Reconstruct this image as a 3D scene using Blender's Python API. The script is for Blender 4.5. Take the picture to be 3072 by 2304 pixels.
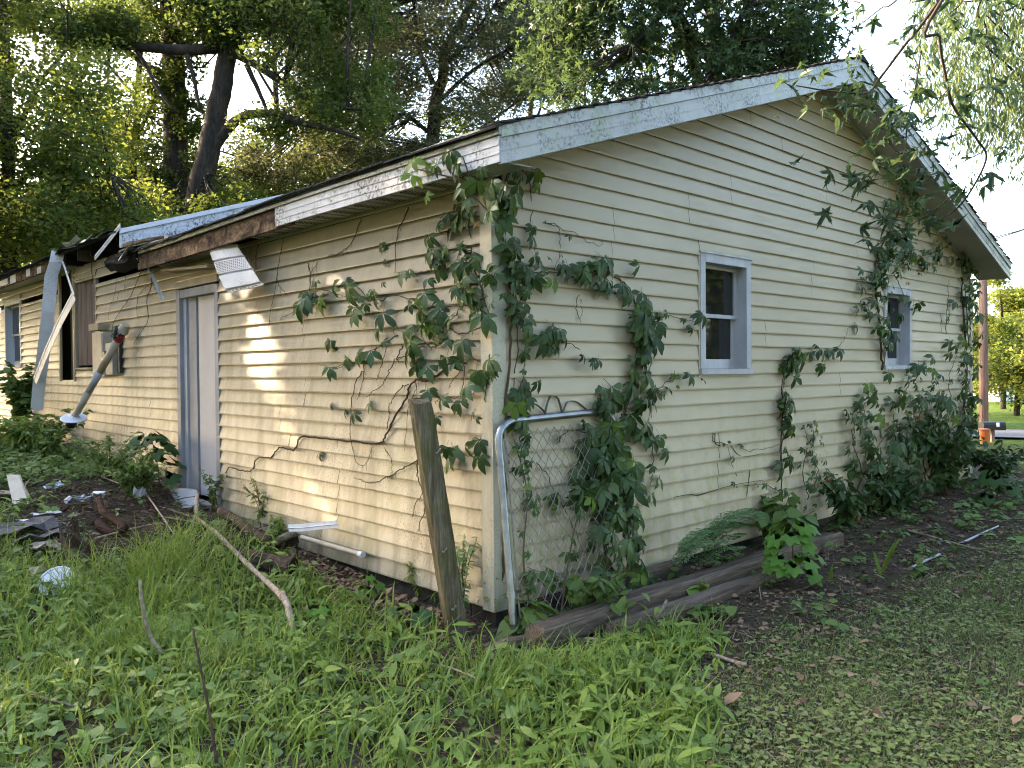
import bpy, math, random
import numpy as np
from mathutils import Vector, Matrix

for o in list(bpy.data.objects):
    bpy.data.objects.remove(o)
SC = bpy.context.scene
COL = SC.collection

# ------------------------------------------------------------------ camera
CP = np.array([-3.529, -3.962, 1.569])
YAW, PIT, ROL, FPX = 0.75052, -0.016315, -0.0078166, 2420.83      # FPX for a picture 3072 wide


def cam_axes():
    f = np.array([math.sin(YAW) * math.cos(PIT), math.cos(YAW) * math.cos(PIT), math.sin(PIT)])
    rt = np.array([math.cos(YAW), -math.sin(YAW), 0.0])
    up = np.cross(rt, f)
    r2 = rt * math.cos(ROL) + up * math.sin(ROL)
    u2 = -rt * math.sin(ROL) + up * math.cos(ROL)
    return r2, u2, f


RT, UP, FW = cam_axes()
cam = bpy.data.cameras.new('camera')
cam.sensor_width = 36.0
cam.lens = FPX / 3072 * 36.0
cam.clip_end = 2000.0
cam.clip_start = 0.05
camo = bpy.data.objects.new('camera', cam)
COL.objects.link(camo)
m = Matrix.Identity(4)
for i in range(3):
    m[i][0], m[i][1], m[i][2], m[i][3] = RT[i], UP[i], -FW[i], CP[i]
camo.matrix_world = m
SC.camera = camo

# ------------------------------------------------------------------ sky, sun, exposure
SUN_BEAR, SUN_EL = math.radians(-24.0), math.radians(25.0)
world = bpy.data.worlds.new('World')
SC.world = world
world.use_nodes = True
wn = world.node_tree
sky = wn.nodes.new('ShaderNodeTexSky')
sky.sky_type = 'NISHITA'
sky.sun_disc = False
sky.sun_elevation = SUN_EL
sky.sun_rotation = SUN_BEAR
sky.air_density = 1.0
sky.dust_density = 3.0
sky.ozone_density = 1.0
bg = wn.nodes['Background']
bg.inputs[1].default_value = 0.15
wn.links.new(sky.outputs[0], bg.inputs[0])
sun = bpy.data.lights.new('sun', 'SUN')
sun.energy = 3.6
sun.angle = math.radians(0.5)
sun.color = (1.0, 0.80, 0.60)
suno = bpy.data.objects.new('sun', sun)
COL.objects.link(suno)
sd = Vector((math.sin(SUN_BEAR) * math.cos(SUN_EL), math.cos(SUN_BEAR) * math.cos(SUN_EL), math.sin(SUN_EL)))
suno.rotation_euler = sd.to_track_quat('Z', 'Y').to_euler()
SC.view_settings.view_transform = 'Standard'
SC.view_settings.look = 'None'
SC.view_settings.gamma = 1.0
SC.view_settings.exposure = 3.2
SC.view_settings.use_white_balance = True
SC.view_settings.white_balance_temperature = 6950.0
SC.view_settings.use_curve_mapping = False
SC.render.engine = 'CYCLES'
cy = SC.cycles
cy.max_bounces = 4
cy.filter_width = 1.1
cy.diffuse_bounces = 3
cy.glossy_bounces = 2
cy.transmission_bounces = 4
cy.transparent_max_bounces = 4
cy.use_denoising = True
cy.use_adaptive_sampling = True
cy.adaptive_threshold = 0.03
cy.sample_clamp_indirect = 6.0
cy.caustics_reflective = False
cy.caustics_refractive = False

# ------------------------------------------------------------------ helpers
K = 3072 / 2212.0
rnd = random.Random(7)


def at(px, py, X=None, Y=None, Z=None, D=None):
    d = FW + RT * ((px - 1536) / FPX) - UP * ((py - 1152) / FPX)
    if X is not None:
        t = (X - CP[0]) / d[0]
    elif Y is not None:
        t = (Y - CP[1]) / d[1]
    elif Z is not None:
        t = (Z - CP[2]) / d[2]
    else:
        t = D
    return CP + d * t


def sm(a, b, x):
    t = np.clip((np.asarray(x, float) - a) / (b - a), 0, 1)
    return t * t * (3 - 2 * t)


def wav(x, y, s, seed):
    a = seed * 1.7
    return (np.sin(x * s + a) * np.cos(y * s * 1.13 + 2.1 * a) + np.sin(x * s * 2.3 - 1.3 * a + y * s * .7) * .5 + np.cos(y * s * 2.9 + a * .6 - x * s * 1.1) * .35) / 1.85


def gz(x, y):
    x = np.asarray(x, float)
    y = np.asarray(y, float)
    h = -0.12 + 0.055 * np.clip(y - 1.0, 0, 9.5) * (1 - sm(2, 12, x)) + 0.012 * np.clip(x, 0, 9)
    h = h + 0.13 * np.exp(-((x + 0.75) ** 2 / .5 + (y - 3.3) ** 2 / 1.6)) + 0.16 * np.exp(-((x + 0.9) ** 2 / .8 + (y - 6.0) ** 2 / 3.5))
    near = 1 - sm(14, 30, np.hypot(x, y))
    h = h + near * (0.03 * wav(x, y, 1.3, 1) + 0.014 * wav(x, y, 4.1, 2))
    h = h - 0.3 * sm(12, 30, x)
    return h


def atg(px, py, dz=0.0):
    p = at(px, py, Z=-.05)
    for _ in range(8):
        p = at(px, py, Z=float(gz(p[0], p[1])) + dz)
    return p


ORG = {}


def tag(o, label=None, cat=None, group=None, kind=None):
    if label:
        o['label'] = label
    if cat:
        o['category'] = cat
    if group:
        o['group'] = group
    if kind:
        o['kind'] = kind
    return o


def thing(name, label, cat, loc=(0, 0, 0), group=None):
    o = bpy.data.objects.new(name, None)
    COL.objects.link(o)
    o.location = loc
    o.empty_display_size = .1
    ORG[o] = Vector(loc)
    return tag(o, label, cat, group)


def link(name, me, mat, parent=None, smooth=False):
    if mat is not None and not me.materials:
        me.materials.append(mat)
    o = bpy.data.objects.new(name, me)
    COL.objects.link(o)
    if parent is not None:
        o.parent = parent
        ORG[o] = ORG[parent]
    else:
        ORG[o] = Vector((0, 0, 0))
    return o


def np_mesh(name, V, quads, mat=None, smooth=False, tris=None):
    me = bpy.data.meshes.new(name)
    V = np.asarray(V, np.float32)
    quads = np.zeros((0, 4), np.int32) if quads is None else np.asarray(quads, np.int32)
    tris = np.zeros((0, 3), np.int32) if tris is None else np.asarray(tris, np.int32)
    nq, ntr = len(quads), len(tris)
    me.vertices.add(len(V))
    me.vertices.foreach_set('co', V.ravel())
    me.loops.add(nq * 4 + ntr * 3)
    me.loops.foreach_set('vertex_index', np.concatenate([quads.ravel(), tris.ravel()]))
    me.polygons.add(nq + ntr)
    ls = np.concatenate([np.arange(nq) * 4, nq * 4 + np.arange(ntr) * 3]).astype(np.int32)
    me.polygons.foreach_set('loop_start', ls)
    if smooth:
        me.polygons.foreach_set('use_smooth', np.ones(nq + ntr, bool))
    me.update(calc_edges=True)
    if mat:
        me.materials.append(mat)
    return me


class MB:
    """collects pieces into one mesh"""

    def __init__(s):
        s.v, s.f = [], []

    def add(s, verts, faces):
        b = len(s.v)
        s.v += [tuple(map(float, p)) for p in verts]
        s.f += [tuple(i + b for i in f) for f in faces]
        return s

    def box(s, c, size, R=None):
        hx, hy, hz = size[0] / 2, size[1] / 2, size[2] / 2
        pts = [Vector((x, y, z)) for x in (-hx, hx) for y in (-hy, hy) for z in (-hz, hz)]
        if R is not None:
            pts = [R @ p for p in pts]
        pts = [p + Vector(c) for p in pts]
        return s.add(pts, [(0, 1, 3, 2), (4, 6, 7, 5), (0, 4, 5, 1), (2, 3, 7, 6), (0, 2, 6, 4), (1, 5, 7, 3)])

    def box2(s, a, b):
        return s.box([(a[i] + b[i]) / 2 for i in range(3)], [abs(a[i] - b[i]) for i in range(3)])

    def loft(s, rings, cap=True, closed=True):
        n = len(rings[0])
        vs = [p for r in rings for p in r]
        fs = []
        for i in range(len(rings) - 1):
            for j in range(n if closed else n - 1):
                k = (j + 1) % n
                fs.append((i * n + j, i * n + k, (i + 1) * n + k, (i + 1) * n + j))
        if cap and closed:
            fs.append(tuple(range(n))[::-1])
            fs.append(tuple((len(rings) - 1) * n + j for j in range(n)))
        return s.add(vs, fs)

    def tube(s, path, rad, n=6, cap=True):
        path = [Vector(p) for p in path]
        if not hasattr(rad, '__len__'):
            rad = [rad] * len(path)
        rings = []
        ref = None
        for i, p in enumerate(path):
            t = (path[min(i + 1, len(path) - 1)] - path[max(i - 1, 0)])
            if t.length < 1e-9:
                t = Vector((0, 0, 1))
            t.normalize()
            if ref is None:
                ref = t.orthogonal().normalized()
            a = (ref - t * ref.dot(t))
            if a.length < 1e-6:
                a = t.orthogonal()
            a.normalize()
            ref = a
            b = t.cross(a)
            rings.append([p + (a * math.cos(q) + b * math.sin(q)) * rad[i] for q in [2 * math.pi * j / n for j in range(n)]])
        return s.loft(rings, cap)

    def sheet(s, grid):
        """grid: rows of points"""
        n = len(grid[0])
        vs = [p for r in grid for p in r]
        fs = [(i * n + j, i * n + j + 1, (i + 1) * n + j + 1, (i + 1) * n + j) for i in range(len(grid) - 1) for j in range(n - 1)]
        return s.add(vs, fs)

    def slab(s, grid, off):
        """a sheet with thickness: off = vector"""
        off = Vector(off)
        n, r = len(grid[0]), len(grid)
        A = [Vector(p) for row in grid for p in row]
        B = [p + off for p in A]
        N = len(A)
        fs = []
        for i in range(r - 1):
            for j in range(n - 1):
                q = (i * n + j, i * n + j + 1, (i + 1) * n + j + 1, (i + 1) * n + j)
                fs.append(q)
                fs.append(tuple(N + k for k in q[::-1]))
        bd = [j for j in range(n)] + [i * n + n - 1 for i in range(1, r)] + [(r - 1) * n + j for j in range(n - 2, -1, -1)] + [i * n for i in range(r - 2, 0, -1)]
        for a, b in zip(bd, bd[1:] + bd[:1]):
            fs.append((b, a, N + a, N + b))
        return s.add(A + B, fs)

    def build(s, name, mat, parent=None, smooth=False):
        org = ORG[parent] if parent is not None else Vector((0, 0, 0))
        me = bpy.data.meshes.new(name)
        me.from_pydata([(x - org.x, y - org.y, z - org.z) for x, y, z in s.v], [], s.f)
        me.update()
        if smooth:
            me.polygons.foreach_set('use_smooth', np.ones(len(me.polygons), bool))
        return link(name, me, mat, parent)


def crv(pts, n=8):
    """smooth (Catmull-Rom) path through points"""
    P = [Vector(p) for p in pts]
    P = [P[0] * 2 - P[1]] + P + [P[-1] * 2 - P[-2]]
    out = []
    for i in range(1, len(P) - 2):
        for k in range(n):
            t = k / n
            a, b, c, d = P[i - 1], P[i], P[i + 1], P[i + 2]
            out.append(.5 * ((2 * b) + (c - a) * t + (2 * a - 5 * b + 4 * c - d) * t * t + (3 * b - a - 3 * c + d) * t ** 3))
    out.append(P[-2])
    return out


def taper(r0, r1, n):
    return [r0 + (r1 - r0) * i / (n - 1) for i in range(n)]


# ------------------------------------------------------------------ materials
class Mat:
    def __init__(s, name, base=(.5, .5, .5), rough=.7, metal=0.0, spec=.5):
        s.m = bpy.data.materials.new(name)
        s.m.use_nodes = True
        s.t = s.m.node_tree
        s.b = s.t.nodes['Principled BSDF']
        s.b.inputs['Base Color'].default_value = (*base, 1)
        s.b.inputs['Roughness'].default_value = rough
        s.b.inputs['Metallic'].default_value = metal
        s.b.inputs['Specular IOR Level'].default_value = spec
        s.col = base

    def n(s, t, **kw):
        x = s.t.nodes.new('ShaderNode' + t)
        for k, v in kw.items():
            setattr(x, k, v)
        return x

    def l(s, a, b):
        s.t.links.new(a, b)

    def pos(s):
        if not hasattr(s, '_p'):
            s._p = s.n('NewGeometry').outputs['Position']
        return s._p

    def objc(s):
        if not hasattr(s, '_o'):
            s._o = s.n('TexCoord').outputs['Object']
        return s._o

    def noise(s, scale, detail=4, rough=.55, vec=None, stretch=None, dist=0.0):
        v = vec if vec is not None else s.pos()
        if stretch:
            mp = s.n('Mapping')
            mp.inputs['Scale'].default_value = stretch
            s.l(v, mp.inputs[0])
            v = mp.outputs[0]
        x = s.n('TexNoise')
        x.inputs['Scale'].default_value = scale
        x.inputs['Detail'].default_value = detail
        x.inputs['Roughness'].default_value = rough
        x.inputs['Distortion'].default_value = dist
        s.l(v, x.inputs['Vector'])
        return x.outputs['Fac']

    def ramp(s, fac, stops):
        r = s.n('ValToRGB')
        e = r.color_ramp.elements
        while len(e) < len(stops):
            e.new(.5)
        for i, (p, c) in enumerate(stops):
            e[i].position = p
            c = (c, c, c) if not hasattr(c, '__len__') else c
            e[i].color = (*c, 1)
        s.l(fac, r.inputs[0])
        return r.outputs[0]

    def mix(s, fac, a, b, mode='MIX'):
        x = s.n('MixRGB', blend_type=mode)
        for i, v in ((0, fac), (1, a), (2, b)):
            if hasattr(v, 'node'):
                s.l(v, x.inputs[i])
            elif i == 0:
                x.inputs[0].default_value = v
            else:
                x.inputs[i].default_value = (*v, 1)
        return x.outputs[0]

    def math(s, op, a, b=0.0):
        x = s.n('Math', operation=op)
        for i, v in enumerate((a, b)):
            if hasattr(v, 'node'):
                s.l(v, x.inputs[i])
            else:
                x.inputs[i].default_value = v
        return x.outputs[0]

    def mapr(s, v, a, b, c=0.0, d=1.0):
        x = s.n('MapRange')
        s.l(v, x.inputs[0])
        for i, q in enumerate((a, b, c, d)):
            x.inputs[i + 1].default_value = q
        return x.outputs[0]

    def sep(s):
        if not hasattr(s, '_s'):
            q = s.n('SeparateXYZ')
            s.l(s.pos(), q.inputs[0])
            s._s = q.outputs
        return s._s

    def base(s, c):
        s.l(c, s.b.inputs['Base Color'])
        return s

    def bump(s, h, strength=.3, dist=.01):
        x = s.n('Bump')
        x.inputs['Strength'].default_value = strength
        x.inputs['Distance'].default_value = dist
        s.l(h, x.inputs['Height'])
        s.l(x.outputs[0], s.b.inputs['Normal'])
        return s


def simple(name, a, b=None, scale=6, rough=.7, metal=0.0, bump=0.0, stretch=None, obj=False, spec=None, lo=.3, hi=.7):
    if spec is None:
        spec = .08 if rough >= .8 else (.25 if rough >= .6 else .5)
    M = Mat(name, a, rough, metal, spec)
    if b is not None:
        nz = M.noise(scale, 5, .6, M.objc() if obj else None, stretch)
        M.base(M.ramp(nz, [(lo, a), (hi, b)]))
        if bump:
            M.bump(nz, bump)
    return M.m


def leafmat(name, cols, trans=.45, rough=.5, tcol=None, island=True, spec=.18):
    """leaf: reflects and lets light through, colour varies leaf by leaf"""
    M = Mat(name, cols[0], rough, 0, spec)
    if island:
        r = M.n('NewGeometry').outputs['Random Per Island']
    else:
        r = M.n('ObjectInfo').outputs['Random']
    n = len(cols)
    c = M.ramp(r, [(i / (n - 1) if n > 1 else 0, cols[i]) for i in range(n)])
    nz = M.noise(2.2, 2)
    c = M.mix(M.mapr(nz, .3, .7, 0, .35), c, tuple(x * .62 for x in cols[0]), 'MIX')
    M.base(c)
    tr = M.n('BsdfTranslucent')
    tc = M.mix(.55, c, tcol or (cols[0][0] * 2.2, cols[0][1] * 1.9, cols[0][2] * .7))
    M.l(tc, tr.inputs[0])
    mx = M.n('MixShader')
    mx.inputs[0].default_value = trans
    M.l(M.b.outputs[0], mx.inputs[1])
    M.l(tr.outputs[0], mx.inputs[2])
    M.l(mx.outputs[0], M.t.nodes['Material Output'].inputs[0])
    return M.m


def siding_mat(name, base, dirty, left):
    M = Mat(name, base, .42, 0, .45)
    x, y, z = M.sep()[0], M.sep()[1], M.sep()[2]
    big = M.noise(1.1, 3, .5)
    c = M.ramp(big, [(.35, base), (.68, tuple(b * .9 for b in base))])
    per = M.n('ObjectInfo').outputs['Random']
    c = M.mix(M.mapr(per, 0, 1, 0, .12), c, tuple(b * .72 for b in base))
    # dirt runs down the boards
    run = M.noise(7, 5, .65, stretch=(1, 1, .12))
    if left:
        zone = M.mapr(z, 2.6, .3, .2, 1.0)
        c = M.mix(M.math('MULTIPLY', M.mapr(run, .42, .66, 0, .8), zone), c, dirty)
        spk = M.noise(70, 3, .7)
        sz = M.mapr(M.noise(1.7, 3), .4, .62, 0, 1)
        c = M.mix(M.math('MULTIPLY', M.math('MULTIPLY', M.mapr(spk, .54, .63, 0, .85), sz), zone), c, (.05, .05, .035))
        alg = M.noise(3.3, 4, .6, stretch=(1, 1, .5))
        c = M.mix(M.math('MULTIPLY', M.mapr(alg, .5, .68, 0, .55), zone), c, (.17, .18, .085))
    else:
        zone = M.mapr(z, 1.5, .1, 0, 1.0)
        c = M.mix(M.math('MULTIPLY', M.mapr(run, .42, .7, 0, .55), zone), c, dirty)
        alg = M.noise(9, 4, .6)
        c = M.mix(M.math('MULTIPLY', M.mapr(alg, .48, .64, 0, .7), zone), c, (.30, .29, .10))
        spk = M.noise(26, 4, .75, stretch=(1, 1, 1.6))
        hz = M.mapr(z, 2.6, 3.6, 0, .5)
        c = M.mix(M.math('MULTIPLY', M.mapr(spk, .58, .7, 0, .6), hz), c, (.2, .17, .12))
    M.base(c)
    M.bump(M.noise(40, 3, .5, stretch=(.3, .3, 1)), .06, .004)
    return M.m


def paint_metal(name, base, mil=.6, green=.0):
    M = Mat(name, base, .38, 0, .5)
    c = M.ramp(M.noise(2.5, 4), [(.35, base), (.7, tuple(b * .84 for b in base))])
    blot = M.noise(3.6, 6, .72, stretch=(1, 1, .8))
    fine = M.noise(38, 4, .75)
    k = M.math('MULTIPLY', M.mapr(blot, .44, .6, 0, 1), M.mapr(fine, .46, .58, 0, 1))
    c = M.mix(M.math('MULTIPLY', k, mil), c, (.035, .033, .03))
    if green:
        c = M.mix(M.mapr(M.noise(4.5, 5, .65), .5, .68, 0, green), c, (.3, .36, .16))
    M.base(c)
    M.bump(fine, .08, .003)
    return M.m


def wood_mat(name, a, b, dark, along=(1, 1, .08), scale=9, moss=None, rough=.85):
    M = Mat(name, a, rough, 0, .1)
    g = M.noise(scale, 6, .7, M.objc(), along, .6)
    fine = M.noise(scale * 5, 4, .7, M.objc(), along)
    c = M.ramp(g, [(.28, dark), (.45, a), (.7, b)])
    c = M.mix(M.mapr(fine, .4, .62, .55, 0), c, dark)
    if moss:
        c = M.mix(M.mapr(M.noise(4, 5, .6, M.objc()), .45, .65, 0, .75), c, moss)
    M.base(c)
    M.bump(M.math('ADD', g, M.math('MULTIPLY', fine, .6)), .55, .012)
    return M.m


def ground_mat():
    M = Mat('soil', (.04, .03, .022), .95, 0, .04)
    a = M.noise(5, 6, .7)
    b = M.noise(42, 5, .75)
    c = M.ramp(b, [(.3, (.022, .018, .014)), (.5, (.075, .058, .043)), (.75, (.19, .145, .108))])
    far = M.n('VectorMath', operation='LENGTH')
    M.l(M.pos(), far.inputs[0])
    fz = M.mapr(far.outputs['Value'], 11, 17, 0, 1)
    grass = M.ramp(M.noise(1.5, 6, .7), [(.3, (.05, .085, .02)), (.7, (.11, .16, .035))])
    c = M.mix(M.mapr(a, .45, .66, 0, .6), c, (.075, .085, .033))
    c = M.mix(fz, c, grass)
    M.base(c)
    M.bump(M.math('ADD', b, a), .9, .04)
    return M.m


MT = {}
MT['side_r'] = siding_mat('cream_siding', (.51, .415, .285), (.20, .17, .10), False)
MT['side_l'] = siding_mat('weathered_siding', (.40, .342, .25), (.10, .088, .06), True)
MT['corner'] = siding_mat('corner_vinyl', (.50, .455, .36), (.22, .21, .14), True)
MT['white'] = paint_metal('white_fascia_metal', (.60, .60, .63), 1.0)
MT['rake'] = paint_metal('rake_metal', (.47, .46, .45), .95, .5)
MT['drip'] = paint_metal('grey_drip_edge', (.36, .35, .31), .95, .3)
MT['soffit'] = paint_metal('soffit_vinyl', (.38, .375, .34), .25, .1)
MT['whitep'] = paint_metal('white_vinyl', (.68, .66, .68), .25)
MT['shingle'] = simple('asphalt_shingle', (.022, .02, .022), (.06, .056, .055), 60, .95, bump=.5)
MT['felt'] = simple('torn_roofing_felt', (.006, .006, .006), (.02, .017, .015), 14, .9, bump=.4)
MT['rot'] = wood_mat('rotten_fascia_wood', (.10, .062, .04), (.40, .25, .15), (.012, .010, .009), (1, .6, 1), 8)
MT['dark'] = simple('shade_black', (.01, .009, .008), (.018, .015, .012), 4, .95)  # near-black colour stands in for the shade in hollows, holes and framing
MT['greypaint'] = simple('grey_door_paint', (.37, .37, .40), (.30, .30, .33), 3, .5, bump=.05)
MT['greytrim'] = simple('grey_trim_paint', (.30, .295, .31), (.19, .185, .18), 9, .6, bump=.2, stretch=(1, 1, .15))
MT['winpaint'] = simple('white_window_paint', (.52, .51, .54), (.38, .37, .38), 9, .55, bump=.2, stretch=(1, 1, .3))
MT['ply'] = wood_mat('weathered_plywood', (.20, .145, .12), (.30, .235, .20), (.06, .045, .04), (1, 1, .06), 7)
MT['brown'] = simple('brown_chase_board', (.115, .085, .055), (.07, .05, .035), 6, .7, bump=.2, stretch=(1, 1, .2))
MT['tan'] = simple('tan_trim', (.36, .29, .19), (.26, .2, .13), 8, .6)
MT['beige'] = simple('beige_meter_paint', (.42, .37, .29), (.32, .27, .21), 6, .5)
MT['post'] = wood_mat('mossy_fence_post', (.14, .11, .07), (.25, .21, .14), (.02, .017, .011), (1, 1, .04), 16, (.075, .08, .022))
MT['tie'] = wood_mat('old_timber', (.12, .088, .066), (.21, .165, .13), (.022, .016, .012), (.06, 1, 1), 16)
MT['branch'] = wood_mat('bare_branch_wood', (.36, .27, .20), (.50, .40, .32), (.12, .085, .06), (1, 1, 1), 9)
MT['branch2'] = wood_mat('mossy_branch_bark', (.20, .17, .11), (.31, .27, .19), (.06, .05, .035), (1, 1, 1), 9)
MT['logbark'] = wood_mat('log_bark', (.075, .048, .033), (.15, .10, .07), (.014, .010, .008), (1, 1, 1), 16)
MT['logend'] = simple('log_end', (.028, .021, .016), (.06, .045, .033), 16, .9, bump=.4)
MT['bark'] = wood_mat('tree_bark', (.034, .028, .024), (.065, .054, .045), (.010, .008, .007), (1, 1, .25), 3)  # bark darkened to carry the backlit silhouette of trunks and limbs
MT['twig'] = simple('twig', (.05, .036, .028), (.10, .075, .06), 20, .8)
MT['deadstem'] = simple('dead_vine_stem', (.035, .024, .018), (.085, .06, .042), 30, .85)
MT['redstem'] = simple('red_brown_stem', (.10, .05, .032), (.07, .06, .03), 18, .7)
MT['steel'] = simple('galvanised_steel', (.30, .315, .33), (.20, .205, .21), 14, .36, metal=.85)
MT['wire'] = simple('rusty_wire', (.20, .175, .15), (.32, .30, .28), 40, .6, metal=.3)
MT['foundation'] = simple('foundation_block', (.035, .032, .028), (.07, .064, .056), 12, .95, bump=.5)
MT['plasticw'] = simple('white_plastic', (.66, .68, .74), (.58, .6, .66), 5, .35)
MT['plasticg'] = simple('grey_plastic', (.34, .36, .40), (.26, .27, .30), 6, .4)
MT['paper'] = simple('dirty_scrap', (.45, .36, .29), (.30, .24, .19), 14, .8)
MT['tar'] = simple('tar_sheet', (.03, .032, .036), (.06, .062, .066), 9, .6, bump=.4)
MT['rust'] = simple('rusted_iron', (.05, .022, .014), (.018, .009, .007), 26, .8, bump=.4)
MT['red'] = simple('red_tape', (.42, .03, .02), None)
MT['orange'] = simple('orange_plastic', (.65, .15, .03), (.5, .11, .03), 6, .5)
MT['black'] = simple('black_metal', (.012, .012, .016), (.02, .02, .024), 6, .4)
MT['poly'] = wood_mat('utility_pole_wood', (.30, .19, .145), (.40, .27, .21), (.12, .08, .06), (1, 1, .05), 7)
MT['asphalt'] = simple('asphalt', (.13, .13, .14), (.17, .17, .18), 30, .9)
MT['wall_white'] = simple('white_siding', (.66, .67, .70), (.6, .6, .63), 3, .6)
gl = Mat('window_glass', (.012, .013, .012), .04, 0, .8)  # near-black base stands in for the unlit rooms behind the panes
gl.bump(gl.noise(1.6, 2), .08, .02)
MT['glass'] = gl.m
MT['ground'] = ground_mat()
MT['litter'] = leafmat('leaf_litter', [(0.080, 0.048, 0.034), (0.160, 0.096, 0.061), (0.256, 0.160, 0.102), (0.368, 0.240, 0.153), (0.112, 0.080, 0.060)], .1, .8, (.1, .06, .03))

MT['chips'] = leafmat('rotten_wood', [(.035, .022, .016), (.09, .055, .036), (.17, .11, .075), (.05, .03, .022), (.26, .19, .14)], .02, .9, (.1, .06, .03), spec=.05)
G_VINE = [(.034, .068, .020), (.050, .094, .027), (.068, .118, .034), (.038, .072, .030), (.092, .150, .046)]
MT['vine'] = leafmat('creeper_leaf', G_VINE, .22, .42, (.10, .18, .03), island=False, spec=.3)
MT['vine_y'] = leafmat('young_creeper_leaf', [(.10, .17, .03), (.16, .24, .04), (.12, .20, .04)], .4, .42, (.3, .4, .05), island=False)
MT['vine_d'] = leafmat('withered_creeper_leaf', [(.22, .10, .045), (.30, .20, .07), (.16, .08, .04)], .25, .6, (.3, .15, .05), island=False)
MT['vine_far'] = leafmat('creeper_mass', G_VINE, .2, .45, (.08, .14, .03))
MT['weed'] = leafmat('weed_leaf', [(0.092, 0.157, 0.043), (0.124, 0.200, 0.054), (0.157, 0.232, 0.067), (0.103, 0.167, 0.052), (0.194, 0.270, 0.081)], .35, .5, (.20, .30, .05))
MT['grass'] = leafmat('grass_blade', [(0.134, 0.207, 0.037), (0.179, 0.263, 0.050), (0.224, 0.314, 0.064), (0.146, 0.213, 0.050), (0.280, 0.358, 0.083)], .35, .45, (.28, .36, .05))
MT['lawn'] = leafmat('lawn_blade', [(0.157, 0.213, 0.061), (0.202, 0.259, 0.077), (0.241, 0.287, 0.099), (0.168, 0.207, 0.077), (0.302, 0.287, 0.132)], .3, .6, (.22, .28, .07))
MT['drygrass'] = leafmat('dry_stem', [(.20, .14, .09), (.30, .22, .15), (.10, .065, .045), (.06, .035, .025)], .1, .8, (.2, .15, .08))
MT['fern'] = leafmat('pale_fern_leaf', [(.20, .34, .15), (.24, .38, .17), (.17, .29, .12)], .4, .5, (.30, .44, .16))
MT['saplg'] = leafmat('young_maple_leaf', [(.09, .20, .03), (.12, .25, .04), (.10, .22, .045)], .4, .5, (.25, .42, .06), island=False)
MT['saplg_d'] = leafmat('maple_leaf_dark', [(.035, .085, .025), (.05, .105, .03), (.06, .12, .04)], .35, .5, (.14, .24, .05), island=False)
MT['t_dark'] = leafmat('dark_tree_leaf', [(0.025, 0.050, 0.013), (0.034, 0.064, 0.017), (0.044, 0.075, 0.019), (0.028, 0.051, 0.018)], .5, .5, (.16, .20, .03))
MT['t_lit'] = leafmat('maple_tree_leaf', [(.030, .055, .014), (.042, .072, .018), (.056, .088, .022), (.026, .046, .014)], .52, .5, (.29, .34, .05))  # sunlit glow put into the stronger yellow-green translucent tint
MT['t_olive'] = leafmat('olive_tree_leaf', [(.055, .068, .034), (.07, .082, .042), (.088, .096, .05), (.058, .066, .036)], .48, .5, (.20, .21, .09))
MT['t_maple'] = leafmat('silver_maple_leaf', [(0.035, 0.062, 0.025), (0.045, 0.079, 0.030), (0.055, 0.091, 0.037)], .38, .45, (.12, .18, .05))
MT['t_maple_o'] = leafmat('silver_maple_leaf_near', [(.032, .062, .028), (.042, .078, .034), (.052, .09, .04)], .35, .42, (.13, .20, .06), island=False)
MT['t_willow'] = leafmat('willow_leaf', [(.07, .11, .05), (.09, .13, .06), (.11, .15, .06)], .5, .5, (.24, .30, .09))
MT['t_gold'] = leafmat('shrub_leaf_sun_tint', [(0.149, 0.195, 0.048), (0.203, 0.247, 0.056), (0.243, 0.273, 0.072)], .5, .5, (.42, .44, .06))  # leaf colour lightened to carry the glare and haze of full sun

# ------------------------------------------------------------------ leaf templates and scatter
def grid_leaf(rows, fold=.12, droop=.25):
    """rows: (y, halfwidth); gives verts (3 per row) and quads; length 1 along +Y"""
    V, Q = [], []
    for y, w in rows:
        z = -droop * y * y
        V += [(-w, y, z + fold * w * 2), (0, y, z), (w, y, z + fold * w * 2)]
    for i in range(len(rows) - 1):
        a = i * 3
        Q += [(a, a + 1, a + 4, a + 3), (a + 1, a + 2, a + 5, a + 4)]
    return np.array(V), np.array(Q)


OVAL = grid_leaf([(0, .02), (.3, .24), (.62, .22), (1, .01)])
BROAD = grid_leaf([(0, .05), (.28, .40), (.62, .33), (1, .01)], .1, .18)
NARROW = grid_leaf([(0, .02), (.45, .09), (1, .005)], .1, .3)
DIAMOND = (np.array([(0, 0, 0), (-.33, .45, .07), (0, 1, -.1), (.33, .45, .07)]), np.array([(0, 1, 2, 3)]))
SLIM = (np.array([(0, 0, 0), (-.11, .45, .02), (0, 1, -.15), (.11, .45, .02)]), np.array([(0, 1, 2, 3)]))


def star_leaf():
    """deeply cut five-lobed maple leaf as a fan"""
    pts = []
    lob = [(-128, .55), (-66, .86), (0, 1.0), (66, .86), (128, .55)]
    for i, (a, r) in enumerate(lob):
        for da, k in ((-17, .52), (-11, .78), (-6, .70), (0, 1.0), (6, .70), (11, .78), (17, .52)):
            q = math.radians(a + da)
            pts.append((math.sin(q) * r * k * .62, .28 + math.cos(q) * r * k * .62))
        if i < 4:
            q = math.radians((a + lob[i + 1][0]) / 2)
            pts.append((math.sin(q) * .17, .28 + math.cos(q) * .17))
    V = [(0, .28, 0)] + [(x, y, -.22 * (x * x + (y - .28) ** 2) + .05 * math.sin(9 * x + 5 * y)) for x, y in pts] + [(-.012, -.35, .05), (.012, -.35, .05)]
    n = len(pts)
    T = [(0, i, i + 1) for i in range(1, n)] + [(0, n, 1), (n, 0, n + 1), (1, n + 2, 0)]
    return np.array(V), np.array(T)


STAR = star_leaf()


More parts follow.
